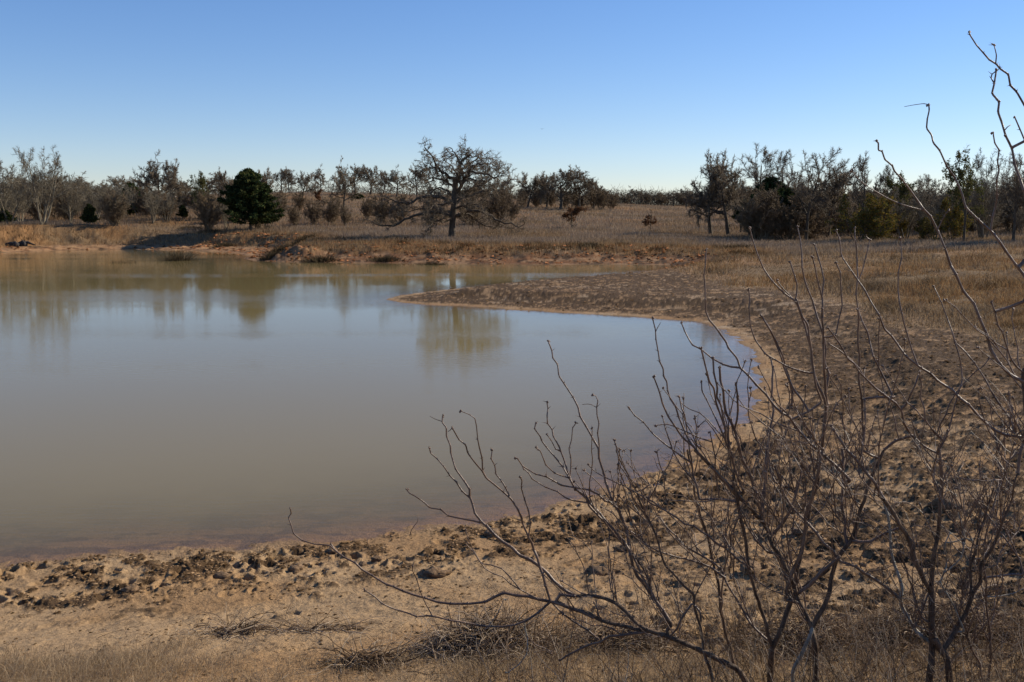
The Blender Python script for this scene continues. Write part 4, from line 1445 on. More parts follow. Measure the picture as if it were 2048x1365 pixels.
def ico(c, r):
    v = np.array([[0, 0, 1.2], [.9, 0, .2], [0, .9, .2], [-.9, 0, .2], [0, -.9, .2], [0, 0, -1.0]]) * r + c
    f = np.array([[0, 1, 2], [0, 2, 3], [0, 3, 4], [0, 4, 1], [5, 2, 1], [5, 3, 2], [5, 4, 3], [5, 1, 4]])
    return v, f


class Shrub:
    def __init__(self, label, bx, D, seed, name='thorny_shrub'):
        self.r = np.random.default_rng(seed)
        p = at(bx, 1365, D)
        x = p[0]
        self.D = D
        self.base = np.array([x, D, float(gz(x, D))])
        self.e = tag(empty(name, self.base), label, 'shrub', 'thorny shrubs on the near bank')
        self.px = np.zeros((0, 3))      # photo x, photo y, depth of what is already built
        self.n = 0

    def add(self, zt, pts, w0, w1, drift=None, keep=False, mat=None, part='branch', thorn=True, root=False, tip=True):
        r_ = self.r
        pts = np.array(pts, float)
        q = pts / zt[2] + [zt[0], zt[1]]
        if not keep and q[0, 1] < q[-1, 1]:
            q = q[::-1]
        w0 = w0 if w0 < 8 else 8 + (w0 - 8) * 0.45
        w1 = w1 if w1 < 8 else 8 + (w1 - 8) * 0.45
        D0 = None
        pre = None
        if len(self.px) and not root:
            d = self.px[:, :2] - q[0]
            dist = np.hypot(d[:, 0], d[:, 1])
            i = int(dist.argmin())
            if q[0, 1] > 1150 and dist[i] > 30 and zt != (0, 0, 1):
                pass
            elif dist[i] < 14:
                q[0] = self.px[i, :2]; D0 = self.px[i, 2]
            else:
                cost = dist + np.where(d[:, 1] > 0, 0, 120)
                i = int(cost.argmin())
                if cost[i] < 170:
                    D0 = self.px[i, 2]
                    mid = q[0] * 0.45 + self.px[i, :2] * 0.55 + r_.normal(0, 3, 2)
                    q = np.concatenate([[self.px[i, :2], mid], q])
        if D0 is None:
            D0 = self.D + r_.uniform(-0.25, 0.5) if not root else self.D
            pre = True
        seg = np.concatenate([[0], np.cumsum(np.hypot(*np.diff(q, axis=0).T))])
        tl = seg[-1] * self.D / FPX
        if drift is None:
            drift = r_.uniform(-0.38, 0.38)
        Dz = D0 + drift * tl * (seg / seg[-1]) + np.concatenate([[0], r_.normal(0, 0.012, len(q) - 1)])
        P = at(q[:, 0], q[:, 1], Dz)
        wpx = w0 + (w1 - w0) * (seg / seg[-1]) ** 0.8
        R = wpx * 0.42 * self.D / FPX
        self.px = np.concatenate([self.px, np.stack([np.interp(np.linspace(0, seg[-1], max(3, int(seg[-1] / 9))), seg, a) for a in (q[:, 0], q[:, 1], Dz)], 1)])
        if pre:
            # a stem of its own: carry it down into the soil
            b0 = self.base + [r_.uniform(-0.10, 0.10), r_.uniform(-0.05, 0.15), 0]
            if not root:
                b0[0] = self.base[0] + (P[0, 0] - self.base[0]) * 0.55
                b0[1] = P[0, 1]
            b0[2] = float(gz(b0[0], b0[1])) - 0.06
            k = 4
            t_ = np.linspace(0, 1, k, endpoint=False)[:, None]
            L = b0 * (1 - t_) + P[0] * t_ + np.concatenate([[[0, 0, 0]], r_.normal(0, 0.01, (k - 1, 3))])
            P = np.concatenate([L, P]); R = np.concatenate([np.linspace(R[0] * 1.35, R[0] * 1.03, k), R])
        if R[0] < 0.02:
            Pn, Rn = [P[0]], [R[0]]
            for j in range(1, len(P)):
                L_ = np.linalg.norm(P[j] - P[j - 1])
                m_ = int(min(4, max(1, round(L_ / 0.075))))
                for q_ in range(1, m_ + 1):
                    f_ = q_ / m_
                    pt = P[j - 1] * (1 - f_) + P[j] * f_
                    if q_ < m_:
                        pt = pt + r_.normal(0, min(0.006, L_ * 0.05), 3)
                    Pn.append(pt); Rn.append(R[j - 1] * (1 - f_) + R[j] * f_)
            P, R = np.array(Pn), np.array(Rn)
        nodes = P.copy()
        nr = R.copy()
        P2 = chaikin(P)
        segn = np.linspace(0, 1, len(P2)); R2 = np.interp(segn, np.linspace(0, 1, len(R)), R)
        thin = R[0] < 0.0115
        parts = []
        if thin:
            # swollen joints at every bend
            bump = np.ones(len(P2)); bump[1:-1:2] *= 1.0
            d_ = np.linalg.norm(P2[:, None] - nodes[None], axis=-1).min(1)
            R2 = R2 * (1 + 0.35 * np.exp(-(d_ / 0.01) ** 2))
        R2[-1] *= 0.6
        P2 = P2 - self.base
        parts.append(tubes(P2[None], R2[None], 7 if thin else 12))
        mat = mat or (M_THORN if thin else M_TRUNKM)
        if thin and thorn:
            for j in range(1, len(nodes)):
                if nr[j] > 0.009:
                    continue
                if r_.random() < 0.75:
                    parts.append(ico(nodes[j] - self.base + r_.normal(0, 0.001, 3), max(nr[j] * 1.75, 0.005)))
                if r_.random() < 0.5:
                    T = norm((nodes[j] - nodes[j - 1])[None])[0]
                    for sgn in (1, -1):
                        if r_.random() < 0.3:
                            continue
                        dv = norm((np.cross(T, norm(r_.normal(0, 1, (1, 3)))[0]) * sgn + T * 0.5)[None])[0]
                        a = nodes[j] - self.base
                        ln = r_.uniform(0.014, 0.038)
                        parts.append(tubes(np.array([[a, a + dv * ln * 0.5, a + dv * ln]]), np.array([[0.0024, 0.0015, 0.0004]]), 4))
            if tip:
                for _ in range(3):
                    parts.append(ico(P2[-1] + r_.normal(0, 0.004, 3), r_.uniform(0.005, 0.009)))
        v, f = merge(parts)
        mesh_np(part, v, f, mat, self.e)
        self.n += 1

    def fine(self, n, region, up=(-0.3, -1.0)):
        """the hair-thin twigs of the shrub, several hundred: one part"""
        r_ = self.r
        p = self.px
        p = p[(p[:, 0] > region[0]) & (p[:, 0] < region[2]) & (p[:, 1] > region[1]) & (p[:, 1] < region[3])]
        a = p[r_.integers(0, len(p), n)]
        st = at(a[:, 0], a[:, 1], a[:, 2])
        d = r_.normal(0, 0.42, (n, 3)) + [up[0], 0, -up[1]]
        L = r_.uniform(0.06, 0.42, n)
        P, R = grow(r_, st, d, L, np.full(n, 0.0030) * r_.uniform(0.6, 1.25, n), 9, 0.2, 0.03, taper=0.4)
        parts = [tubes(P, R, 5)]
        pos, dd, L2, rad = kids(r_, P, R, 3, 0.2, 1, 0.6, 0.5, L, 0.7, minr=0.0012)
        P2, R2 = grow(r_, pos, dd, L2, rad, 6, 0.22, 0.03)
        parts.append(tubes(P2, R2, 4))
        v, f = merge(parts)
        o = mesh_np('twigs', v - self.base, f, M_THORN, self.e)
        o['kind'] = 'stuff'

    def spurs(self, n, lo, hi, up=(-0.35, -1.0), w=(3.2, 1.8), region=None):
        """young side shoots that leave what is already there"""
        r_ = self.r
        for _ in range(n):
            for _try in range(40):
                i = r_.integers(0, len(self.px))
                a = self.px[i]
                if region is None or (region[0] < a[0] < region[2] and region[1] < a[1] < region[3]):
                    break
            L = r_.uniform(lo, hi)
            d = np.array(up) + r_.normal(0, 0.38, 2)
            d /= np.linalg.norm(d)
            k = max(3, int(L / 20))
            q = [a[:2]]
            for j in range(k):
                d = d + r_.normal(0, 0.16, 2) + np.array([0, -0.05]); d /= np.linalg.norm(d)
                zig = np.array([-d[1], d[0]]) * (3.0 if j % 2 else -3.0)
                q.append(q[-1] + d * L / k + zig * 0.5)
            self.add((0, 0, 1), q, w[0], w[1], keep=True, drift=r_.uniform(-0.6, 0.6))


# -- shrub 1: long low limbs reaching left over the water ------------------
A = Shrub('low thorny shrub whose long limbs reach left over the shore', 1500, 5.9, 1)
A.add(Z3, [(1020, 1390), (960, 1290), (860, 1240), (700, 1160), (560, 1100), (430, 1060), (370, 1030)], 26, 15, drift=0.1, root=True, part='trunk')
A.add(Z3, [(430, 1060), (300, 1035), (150, 1000), (0, 940), (-80, 905), (-100, 890)], 13, 11, drift=0.1, part='branch')
A.add(Z2, [(1830, 840), (1700, 780), (1600, 745), (1450, 710), (1310, 690), (1200, 745), (1100, 755), (1000, 755), (920, 745), (850, 720), (720, 680), (620, 640), (480, 555), (440, 515), (370, 480), (320, 440), (298, 405)], 10, 4, drift=0.15)
A.add(Z2, [(320, 440), (290, 412), (200, 405), (130, 385), (80, 345), (65, 295), (50, 250), (66, 225), (60, 195)], 4, 2.6, keep=True, drift=0.1)
A.add(Z3, [(370, 1030), (300, 950), (240, 900), (170, 870), (90, 855), (0, 860)], 12, 10, drift=0.2)
A.add(Z2, [(1726, 711), (1660, 670), (1600, 620), (1560, 570), (1500, 520), (1400, 470), (1300, 390), (1210, 300)], 10, 7, drift=0.2)
A.add(Z8, [(560, 1250), (510, 1195), (465, 1140), (450, 1080), (432, 1030), (432, 990), (400, 940), (345, 865), (315, 765), (288, 660), (288, 608), (262, 575), (264, 540)], 6.5, 3)
A.add(Z8, [(262, 575), (220, 555), (185, 537)], 2, 1, thorn=False, keep=True)
A.add(Z8, [(432, 1035), (385, 1000), (350, 945), (310, 905), (270, 845), (225, 795), (190, 765), (183, 735)], 4.5, 2.6)
A.add(Z8, [(510, 1195), (400, 1175), (300, 1155), (255, 1115), (185, 1105), (150, 1070), (100, 1035), (60, 1015), (40, 990)], 5, 2.6)
A.add(Z2, [(1580, 740), (1555, 650), (1520, 540), (1485, 439)], 7, 6, drift=0.2)
A.add(Z8, [(830, 1365), (800, 1290), (760, 1200), (735, 1120), (690, 1050), (640, 1005), (535, 920), (470, 830), (420, 765), (408, 715), (365, 680), (345, 645), (325, 608)], 6, 2.6)
A.add(Z8, [(325, 612), (312, 622), (296, 633)], 2, 1, thorn=False, keep=True)
A.add(Z8, [(535, 920), (510, 800), (482, 680), (475, 600), (465, 550), (430, 525), (378, 505)], 4, 1.6)
A.add(Z8, [(680, 1045), (655, 980), (635, 945), (595, 895), (588, 840), (565, 800), (572, 745)], 3.6, 2.4)
A.add(Z8, [(800, 1290), (797, 1120), (775, 1060), (752, 980), (757, 935), (745, 912)], 4, 2.4)
A.add(Z2, [(1580, 740), (1520, 800), (1450, 850), (1370, 880), (1280, 890), (1180, 885), (1050, 860), (910, 830), (800, 830), (700, 795), (600, 755), (550, 710), (495, 675)], 6.5, 2.8, keep=True)
A.add(Z2, [(905, 830), (850, 750), (820, 680), (800, 610), (775, 560), (775, 530)], 3, 2)
A.add(Z2, [(1600, 745), (1640, 700), (1720, 712)], 7, 7, keep=True)
A.add(Z2, [(1590, 750), (1650, 810), (1720, 860), (1800, 910), (1860, 960)], 4, 5, keep=True)
A.add(Z2, [(1580, 740), (1440, 690), (1350, 640), (1250, 580), (1170, 510), (1090, 410)], 3.4, 2)
A.add(Z2, [(1400, 660), (1300, 550), (1180, 520), (1130, 440), (1100, 370), (1085, 320)], 3.4, 2)
A.add(Z3, [(450, 1085), (330, 1080), (200, 1095), (100, 1140), (0, 1185), (-90, 1240)], 8, 4, keep=True)
A.add(Z3, [(570, 1025), (500, 920), (450, 860), (410, 700), (360, 640), (325, 600), (320, 550), (300, 470), (270, 380)], 12, 8.5, drift=0.3)
A.add(Z3, [(450, 860), (400, 780), (340, 680), (325, 620)], 8, 7)
A.add(Z8, [(1420, 1390), (1405, 1230), (1360, 1130), (1325, 1080), (1300, 1010), (1265, 890), (1235, 800), (1205, 690), (1155, 600), (1118, 540), (1105, 480), (1075, 420), (1022, 340), (985, 285), (978, 215), (948, 175), (942, 130), (925, 85), (922, 70)], 8.5, 2.8)
A.add(Z8, [(1240, 800), (1235, 700), (1225, 640), (1235, 580), (1222, 530), (1220, 480), (1228, 440), (1215, 410), (1195, 405)], 4, 2)
A.add(Z8, [(1220, 480), (1190, 465), (1165, 460), (1130, 464)], 1.8, 1, thorn=False, keep=True)
A.add(Z8, [(1325, 1085), (1270, 1060), (1230, 1020), (1180, 995), (1090, 980), (1000, 965), (910, 912), (840, 895), (760, 845), (730, 800), (718, 795)], 5.5, 2.6)
A.add(Z8, [(1390, 1365), (1280, 1190), (1200, 1100), (1150, 1040), (1085, 985), (1050, 920), (1010, 850), (970, 800), (910, 730), (880, 690), (870, 660), (835, 615), (842, 580)], 7, 2.6)
A.add(Z8, [(1065, 960), (1040, 880), (1000, 760), (985, 720), (950, 660), (945, 620), (915, 580), (912, 530), (918, 490), (912, 450)], 4.6, 2.6)
A.add(Z8, [(1075, 960), (1060, 850), (1048, 740), (1065, 680), (1070, 610), (1092, 578)], 3.5, 2)
A.add(Z8, [(1050, 930), (960, 890), (905, 840), (890, 800), (870, 750), (842, 730)], 3.8, 2.2)
A.add(Z8, [(1170, 1075), (1080, 1060), (1030, 1045), (980, 1005), (900, 975), (820, 925), (800, 890), (765, 860)], 4.5, 2.4)
A.add(Z8, [(1000, 760), (965, 740), (935, 680), (910, 650)], 2.6, 1.8)
A.add(Z3, [(540, 1000), (440, 820), (330, 600), (230, 500), (130, 380), (60, 270), (0, 230)], 7, 5)
A.add(Z3, [(700, 850), (640, 800), (530, 680), (500, 600), (470, 490), (430, 400), (370, 270), (320, 160), (240, 0)], 7, 3)
A.add(Z8, [(1550, 1230), (1500, 1120), (1440, 1040), (1420, 910), (1380, 820), (1345, 730), (1332, 690)], 4.4, 2.4)
A.add(Z8, [(1405, 1020), (1375, 910), (1355, 800), (1335, 700)], 2.6, 2)
A.add(Z8, [(1550, 960), (1500, 920), (1430, 850), (1410, 820)], 3, 2)
A.add(Z8, [(1325, 1060), (1325, 960), (1305, 880)], 3, 2)
A.add(Z3, [(560, 1100), (620, 1000), (690, 900), (735, 950), (740, 1010)], 4, 5, keep=True, thorn=False)
A.add(Z2, [(1450, 880), (1450, 960), (1445, 1050), (1400, 1110), (1330, 1160)], 3, 2, keep=True, mat=M_PALEM)
A.add(Z2, [(1440, 950), (1500, 1000), (1590, 1040)], 3, 2, keep=True)
A.add(Z2, [(1230, 870), (1280, 800), (1310, 730)], 2.4, 1.6, mat=M_PALEM)

# -- shrub 2: the middle one, many upright stems --------------------------
B = Shrub('thorny shrub with upright reddish stems standing in the middle of the brush', 1543, 6.1, 2)
B.add(Z3, [(1145, 1390), (1150, 1250), (1160, 1160)], 27, 24, root=True, drift=0, part='trunk')
B.add(Z3, [(1160, 1160), (1200, 1080), (1240, 970), (1270, 880), (1300, 780), (1320, 640), (1340, 520), (1370, 400), (1400, 260), (1430, 130), (1460, 0)], 22, 9, drift=0.1, part='trunk')
B.add(Z6, [(1340, 1150), (1390, 900), (1410, 700), (1400, 550), (1392, 400), (1388, 200), (1380, 60)], 9, 4)
B.add(Z3, [(1150, 1150), (1130, 1080), (1110, 980), (1080, 890), (1050, 800), (1020, 690), (1005, 540), (960, 330), (930, 200), (935, 120)], 12, 7, drift=-0.1)
B.add(Z3, [(1265, 870), (1240, 740), (1200, 640), (1150, 540), (1100, 420), (1040, 350), (950, 270), (860, 170), (780, 80), (700, 0)], 17, 7, drift=-0.15)
B.add(Z6, [(830, 1365), (720, 1240), (640, 1160), (560, 1080), (500, 1000), (430, 945), (390, 885), (330, 800), (290, 710), (270, 630), (230, 525)], 7, 3)
B.add(Z6, [(490, 1000), (460, 940), (430, 870), (400, 800), (380, 730), (345, 680), (325, 620), (320, 560), (297, 520), (295, 470), (270, 420), (260, 350), (245, 270), (242, 205), (222, 125)], 4.5, 2.6)
B.add(Z6, [(242, 205), (262, 180), (278, 155)], 2, 1, thorn=False)
B.add(Z3, [(1110, 400), (1120, 200), (1125, 0)], 9, 7)
B.add(Z6, [(990, 1365), (1000, 1050), (1020, 900), (1050, 750), (1040, 600), (1045, 480), (1030, 400)], 8, 4)
B.add(Z3, [(1160, 500), (1230, 420), (1290, 290), (1330, 100), (1335, 0)], 7, 4)
B.add(Z3, [(1100, 430), (1060, 250), (1000, 100), (960, 0)], 8, 6)
B.add(Z6, [(940, 1365), (880, 1170), (830, 1080), (800, 950), (750, 820), (710, 700), (705, 620), (685, 550), (680, 465)], 8, 5)
B.add(Z6, [(840, 1300), (770, 1100), (740, 980), (710, 840), (690, 720), (665, 600), (640, 500), (635, 400)], 6, 4)
B.add(Z6, [(760, 1090), (720, 960), (690, 800), (655, 700), (640, 600), (595, 500), (570, 400), (553, 330)], 5, 3.5)
B.add(Z6, [(720, 1000), (680, 870), (640, 780), (590, 680), (555, 560)], 4, 2.6)
B.add(Z6, [(800, 900), (805, 750), (800, 640), (790, 570)], 5, 3.6)
B.add(Z6, [(540, 1365), (500, 1200), (490, 1100), (470, 980), (455, 880), (440, 780), (420, 740), (405, 665)], 5, 3)
B.add(Z6, [(480, 1100), (370, 1030), (300, 980), (220, 910), (160, 835), (100, 790), (60, 735)], 4.5, 2.4)
B.add(Z6, [(500, 1250), (430, 1150), (370, 1050), (340, 970), (310, 880), (290, 795)], 4, 2.4)
B.add(Z6, [(525, 1200), (530, 1100), (520, 1000), (515, 920), (525, 870), (510, 805)], 3.4, 2)
B.add(Z6, [(740, 1050), (690, 970), (640, 890), (585, 820), (535, 865)], 3.2, 2, keep=True)
B.add(Z6, [(660, 1365), (650, 1180), (650, 1080), (630, 980), (615, 905)], 4, 2.6)
B.add(Z6, [(310, 1365), (300, 1200), (270, 1120), (250, 1035)], 3, 2)
B.add(Z6, [(1000, 1020), (930, 960), (905, 880), (880, 800), (880, 690), (895, 640), (890, 600)], 3.5, 2)
B.add(Z6, [(880, 690), (870, 600), (880, 500), (896, 410)], 2.4, 1.8)
B.add(Z3, [(1300, 845), (1380, 780), (1468, 720), (1500, 690)], 11, 11, keep=True, drift=-0.2)
B.add(Z3, [(1140, 1130), (1030, 1020), (950, 880), (900, 800), (860, 700), (740, 620), (640, 560), (500, 400)], 6, 3.6)
B.add(Z3, [(870, 1000), (850, 850), (820, 700), (790, 560), (740, 400), (700, 250), (690, 100), (660, 0)], 9, 5)
B.add(Z3, [(905, 740), (800, 690), (650, 640), (500, 600), (420, 560), (330, 480)], 6, 3)
B.add(Z3, [(1000, 690), (870, 570), (740, 480), (600, 400), (500, 340), (430, 290)], 5, 3)
B.add(Z3, [(870, 1000), (860, 850), (870, 760), (900, 620), (880, 500), (920, 380)], 5, 3)
B.add(Z3, [(1130, 600), (1070, 540), (1010, 450), (950, 330)], 6, 3)
B.add(YY, [(980, 1000), (950, 860), (920, 800), (890, 700), (880, 600), (860, 530), (830, 430), (800, 340), (730, 290), (670, 230), (620, 160), (590, 90), (560, 0), (545, -60)], 6.5, 2.8)
B.add(YY, [(960, 1010), (970, 900), (965, 800), (960, 600), (940, 500), (900, 380), (860, 270), (830, 150), (820, 0), (805, -70)], 7, 2.6)
B.add(YY, [(805, 340), (800, 300), (790, 200), (765, 120)], 3.4, 3)
B.add(YY, [(945, 420), (940, 300), (935, 150), (900, 30)], 4.5, 2.6)
B.add(YY, [(935, 330), (910, 200), (885, 90)], 3.6, 2.8)
B.add(YY, [(1015, 520), (1030, 440), (1050, 360), (1045, 300), (1040, 180), (1015, 125)], 3.6, 2.8)
B.add(YY, [(800, 350), (760, 300), (720, 260), (695, 225)], 3, 1.8)

# -- shrub 3: the arching grey stems reaching over the water's edge ---------
C_ = Shrub('thorny shrub with a forked pale scarred stem, third trunk from the left', 1634, 5.8, 3)
C_.add(Z4, [(240, 1390), (240, 1250), (235, 1150), (215, 1050)], 27, 22, root=True, drift=0, part='trunk')
C_.add(Z4, [(215, 1050), (290, 920), (330, 750), (360, 650), (400, 590), (460, 500), (500, 350), (540, 230), (600, 90), (640, 0)], 20, 7, drift=0.15, part='trunk')
C_.add(Z4, [(210, 1050), (130, 870), (100, 760), (60, 690), (20, 600), (-40, 500)], 16, 12, drift=0.2)
C_.add(ZB, [(1240, 1380), (1250, 1230), (1320, 1110), (1380, 980), (1410, 890)], 9, 11, mat=M_PALEM)
C_.add(Z4, [(400, 530), (395, 350), (400, 180), (395, 0)], 8, 6)
C_.add(YY, [(1160, 1150), (1160, 950), (1145, 800), (1140, 700), (1135, 500), (1135, 380)], 6, 4)
C_.add(YY, [(1330, 860), (1290, 780), (1250, 700), (1220, 640), (1200, 560), (1160, 450), (1135, 380), (1125, 300), (1135, 200), (1130, 100), (1120, 0), (1118, -60)], 6, 2.6)
C_.add(YY, [(1140, 250), (1160, 170), (1185, 70), (1200, 0)], 3, 2)
C_.add(Z4, [(380, 640), (345, 600), (200, 440), (100, 340), (40, 240), (0, 100)], 7, 5)
C_.add(Z6, [(1570, 1230), (1500, 1160), (1400, 1070), (1320, 1000), (1250, 930), (1200, 870), (1160, 800), (1100, 770), (1050, 720), (1000, 650), (930, 580), (870, 510), (820, 465), (800, 400), (740, 330), (725, 290), (690, 240), (655, 190), (610, 140), (585, 80), (582, 0), (580, -100), (583, -230), (588, -345)], 9, 2.6, drift=0.1)
C_.add(Z6, [(820, 468), (760, 458), (700, 440), (630, 400), (550, 335), (495, 310), (465, 260), (440, 210), (418, 155)], 4.6, 2.6)
C_.add(Z6, [(1380, 700), (1340, 600), (1325, 520), (1310, 400), (1290, 250), (1240, 110), (1205, 0)], 6, 4)
C_.add(Z6, [(1250, 490), (1150, 460), (1060, 410), (990, 370), (920, 270), (890, 180), (880, 60), (878, -70)], 4.5, 2.6)
C_.add(Z6, [(1290, 780), (1240, 680), (1190, 620), (1150, 540), (1100, 390), (1060, 290), (1020, 190), (965, 110)], 6, 3)
C_.add(Z6, [(1160, 800), (1160, 720), (1140, 570)], 3.6, 2)
C_.add(Z4, [(450, 555), (560, 540), (650, 490), (740, 455)], 8, 5, keep=True)
C_.add(Z4, [(100, 850), (200, 800), (270, 720), (380, 630)], 9, 8, keep=True)
C_.add(Z4, [(60, 880), (110, 700), (160, 600), (180, 450), (220, 280), (250, 150), (280, 0)], 9, 6)
C_.add(YY, [(620, 420), (660, 500), (690, 560), (740, 700), (770, 800), (775, 900)], 4, 6, keep=True)
C_.add(YY, [(1430, 1070), (1385, 1000), (1375, 935), (1340, 890), (1270, 840), (1200, 780), (1140, 720), (1080, 650), (1030, 560), (970, 480)], 6.5, 3)
C_.add(YY, [(1380, 930), (1420, 850), (1450, 790), (1465, 740)], 5, 3)
C_.add(YY, [(1180, 725), (1100, 660), (980, 570)], 4, 2.4)
C_.add(YY, [(1250, 700), (1250, 600), (1250, 500), (1255, 430)], 3, 2)

# -- shrub 4: the thick trunk at lower right --------------------------------
E = Shrub('thickest thorny shrub, dark trunk forking low near the right edge', 1888, 5.6, 4)
E.add(ZA, [(820, 1400), (815, 1270), (800, 1180), (740, 1100), (700, 1030)], 28, 30, root=True, drift=0, part='trunk')
E.add(ZA, [(660, 1400), (680, 1250), (690, 1130), (688, 1030), (685, 900), (685, 760), (685, 650)], 30, 22, drift=0, part='trunk')
E.add(ZA, [(685, 650), (690, 560), (700, 430), (720, 330), (740, 220), (745, 120), (750, 0)], 17, 10, drift=0.1, part='trunk')
E.add(Z4, [(980, 240), (975, 100), (965, 0)], 8, 7)
E.add(ZA, [(680, 680), (640, 620), (580, 500), (520, 310), (450, 200), (360, 40), (330, 0)], 19, 11, drift=-0.15, part='trunk')
E.add(Z4, [(680, 360), (620, 260), (540, 140), (470, 50), (420, 0), (380, -60), (330, -140)], 9, 5)
E.add(ZA, [(780, 1100), (830, 1040), (880, 950), (940, 850), (980, 740), (985, 640), (970, 500), (1010, 400), (1040, 250), (1080, 150), (1100, 60), (1130, -20), (1150, -90)], 20, 4, drift=0.25, part='trunk')
E.add(ZA, [(1000, 760), (1050, 620), (1060, 470), (1130, 380), (1180, 270), (1220, 150), (1270, 50), (1290, -20), (1300, -120), (1330, -200)], 14, 4, drift=-0.1)
E.add(ZA, [(645, 1080), (600, 1010), (550, 960), (500, 870), (460, 790), (450, 740), (470, 660), (440, 570), (400, 470), (380, 380), (375, 250), (360, 120), (320, 0)], 11, 6, mat=M_PALEM)
E.add(ZA, [(450, 740), (400, 700), (300, 620), (220, 570), (120, 500), (0, 460)], 9, 6)
E.add(ZA, [(640, 930), (590, 830), (560, 740), (540, 640), (500, 520), (450, 380), (400, 250)], 5, 3)
E.add(ZA, [(580, 960), (610, 850), (640, 760), (670, 680)], 5, 4, keep=True)
E.add(ZA, [(930, 980), (890, 890), (850, 790), (800, 700), (750, 620)], 4.5, 2.5, mat=M_PALEM)
E.add(ZA, [(1100, 1390), (1000, 1150), (930, 990), (940, 930)], 5, 4)
E.add(ZA, [(1130, 1390), (1125, 1100), (1110, 900), (1090, 700), (1075, 500), (1080, 300)], 6, 3.6)
E.add(ZA, [(1085, 515), (1140, 500), (1180, 480), (1200, 430), (1240, 400)], 4, 2, keep=True, mat=M_PALEM)
E.add(ZA, [(760, 570), (790, 520), (800, 450), (780, 340), (820, 250)], 3.6, 2.4, mat=M_PALEM)
E.add(ZA, [(800, 560), (850, 490), (910, 430), (930, 330)], 4, 2.6, mat=M_PALEM)
E.add(ZA, [(930, 480), (925, 400), (920, 310), (930, 290)], 4.5, 3, mat=M_PALEM)
E.add(ZA, [(780, 335), (860, 315), (940, 285), (980, 300)], 3, 2, keep=True, mat=M_PALEM)
E.add(ZA, [(930, 280), (905, 160), (870, 60), (865, -30)], 3.4, 2, mat=M_PALEM)
E.add(YY, [(2050, 1075), (1950, 1070), (1880, 1040), (1800, 970), (1740, 900), (1650, 820), (1570, 770), (1480, 700), (1400, 640), (1350, 570), (1280, 490), (1250, 410), (1200, 330), (1170, 270), (1100, 170), (1045, 90), (1035, 0), (1015, -50)], 8, 2.8, keep=True, drift=0.1)
E.add(YY, [(1460, 680), (1430, 600), (1400, 500), (1375, 400), (1355, 280), (1355, 180), (1375, 100), (1370, 0), (1368, -10)], 4.2, 2.4)
E.add(YY, [(2000, 1040), (1960, 970), (1910, 900), (1870, 840), (1830, 760), (1770, 670), (1720, 610), (1665, 560), (1650, 500), (1620, 420), (1590, 340), (1550, 255)], 5.5, 2.6)
E.add(YY, [(1590, 1110), (1640, 1010), (1660, 920), (1690, 820), (1700, 700), (1690, 640), (1665, 560)], 4, 3, keep=True)
E.add(YY, [(1880, 1040), (1900, 1150), (1930, 1200), (1980, 1240)], 4, 3, keep=True)
E.add(YY, [(1600, 1110), (1500, 980), (1475, 860), (1470, 720)], 4, 2.6)
E.add(YY, [(1560, 1170), (1500, 1130), (1430, 1070)], 5, 4)
E.add(ZA, [(1376, 560), (1340, 440), (1250, 310), (1180, 220), (1100, 110), (1040, 30), (980, -40)], 6, 3)
E.add(ZA, [(1376, 660), (1300, 700), (1220, 715), (1140, 725)], 2.6, 2, thorn=False, mat=M_PALEM)

# -- shrub 5: its trunk stands just outside the right edge ------------------
F = Shrub('thorny shrub at the right picture edge with the tallest arching stems against the sky', 2085, 5.0, 5)
F.add(YY, [(2150, 2380), (2130, 2000), (2100, 1500), (2075, 1200), (2055, 1000), (2045, 850), (2035, 760), (2036, 730), (2045, 700)], 32, 9, root=True, drift=0.2, part='trunk')
F.add(YY, [(2036, 765), (1970, 740), (1910, 680), (1860, 600), (1840, 520), (1800, 430), (1770, 350), (1710, 280), (1670, 190), (1640, 137)], 9.5, 6, drift=0.15)
F.add(Z5, [(550, 1365), (520, 1280), (480, 1180), (440, 1100), (400, 1060), (380, 1030), (330, 960), (285, 900), (240, 850), (232, 825), (190, 790), (175, 745), (155, 740), (155, 700), (142, 688)], 6, 3)
F.add(Z5, [(400, 1068), (330, 1050), (220, 1010), (150, 970), (90, 935), (40, 890), (10, 850)], 3.4, 1.8)
F.add(Z5, [(475, 1170), (500, 1130), (520, 1090), (540, 1070)], 2.8, 2)
F.add(YY, [(2042, 735), (1970, 650), (1940, 560), (1900, 470), (1885, 400), (1865, 340)], 4.5, 3)
F.add(YY, [(2010, 760), (1990, 740), (1950, 660), (1910, 610), (1880, 560)], 4, 2.6)
F.add(Z5, [(960, 1560), (975, 1480), (950, 1420), (905, 1365), (850, 1290), (780, 1190), (700, 1120), (630, 1050), (610, 970), (570, 885), (530, 830), (490, 740), (455, 700), (445, 655), (418, 620), (422, 570), (433, 520), (430, 490)], 9, 2.8, drift=0.1)
F.add(Z5, [(430, 490), (400, 485), (350, 492), (295, 502)], 1.8, 1, thorn=False, keep=True)
F.add(Z5, [(775, 1180), (795, 1050), (800, 900), (815, 850), (805, 800), (815, 740), (790, 700), (782, 650)], 4.5, 2.6)
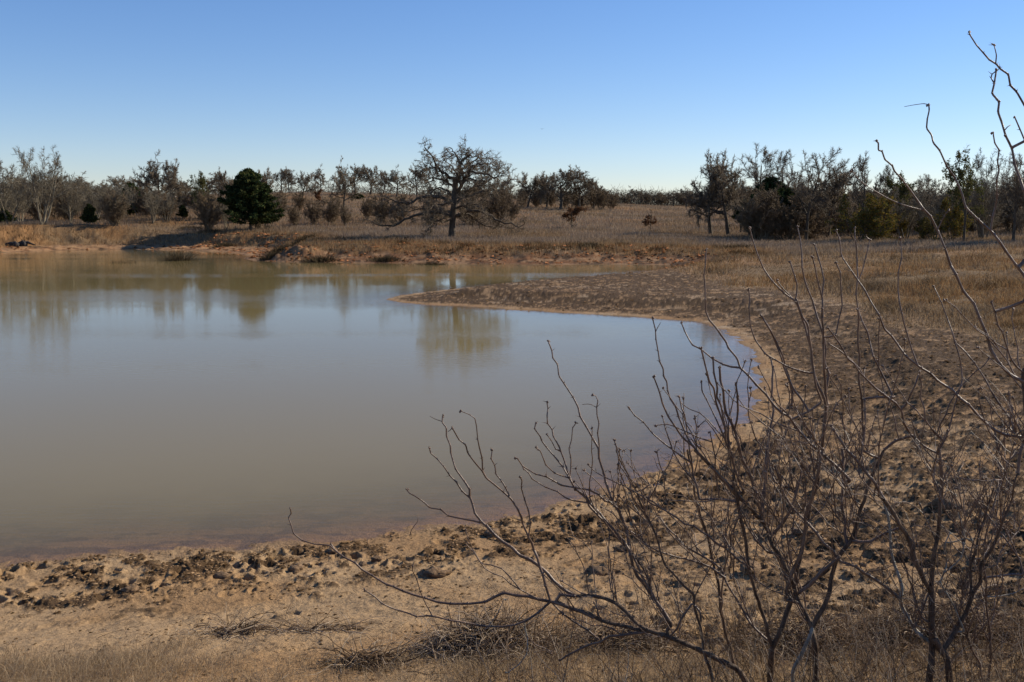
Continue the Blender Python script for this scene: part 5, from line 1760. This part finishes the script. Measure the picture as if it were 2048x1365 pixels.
F.add(Z5, [(1010, 1300), (980, 1100), (950, 960), (930, 900), (900, 820), (885, 730), (850, 660), (830, 590), (808, 530), (815, 475), (775, 430), (788, 375), (800, 300)], 9, 4)
F.add(Z5, [(788, 375), (770, 345), (775, 325), (800, 305)], 3, 2, keep=True)
F.add(Z5, [(1040, 640), (985, 545), (950, 490), (910, 420), (875, 385), (865, 325), (820, 295), (800, 270), (760, 245), (730, 210), (690, 165), (655, 110), (650, 95)], 7, 2.8)
F.add(Z5, [(803, 270), (800, 220), (787, 165)], 3, 2)
F.add(Z5, [(850, 620), (860, 612), (880, 600)], 2.5, 1.6, thorn=False, keep=True)
F.add(Z5, [(1040, 1000), (1000, 860), (960, 700), (900, 560)], 5, 3)

A.spurs(34, 40, 170, region=(1150, 1000, 1500, 1365))
B.spurs(40, 60, 230, region=(1250, 880, 1750, 1300))
C_.spurs(46, 60, 230, region=(1400, 860, 1900, 1300))
E.spurs(54, 50, 230, up=(-0.1, -1.0), region=(1600, 820, 2048, 1300))
F.spurs(8, 60, 160, region=(1850, 700, 2060, 1365))

A.fine(70, (1150, 1000, 1500, 1330))
B.fine(170, (1280, 900, 1700, 1330))
C_.fine(190, (1420, 880, 1900, 1330))
E.fine(330, (1620, 860, 2048, 1340))
F.fine(30, (1850, 850, 2060, 1365))

# the lone thin saplings between the shrubs and the water
# a distant bird over the meadow
bp_ = at(1084, 258.5, 110)
v1 = np.array([[0, 0.04, 0], [0.18, 0.03, 0.07], [0.36, 0, 0.05], [0.17, -0.10, 0.06], [0, -0.10, 0.0]])
v2 = v1 * [-1, 1, 1]
bd, bf_ = blob(900, (0.045, 0.13, 0.045), 0.9)
be = tag(empty('bird', bp_, sc=(0.6, 0.6, 0.6)), 'tiny bird gliding with spread wings in the clear sky', 'bird')
mesh_np('body', bd, bf_, M_LOG, be)
for vv in (v1, v2):
    top = vv + [0, 0, 0.012]
    V = np.concatenate([vv, top])
    sd = np.array([[i, (i + 1) % 5, (i + 1) % 5 + 5, i + 5] for i in range(5)])
    mesh_np('wing', V, [np.array([[4, 3, 2, 1, 0]]), np.array([[5, 6, 7, 8, 9]]), sd], M_LOG, be, smooth=False)
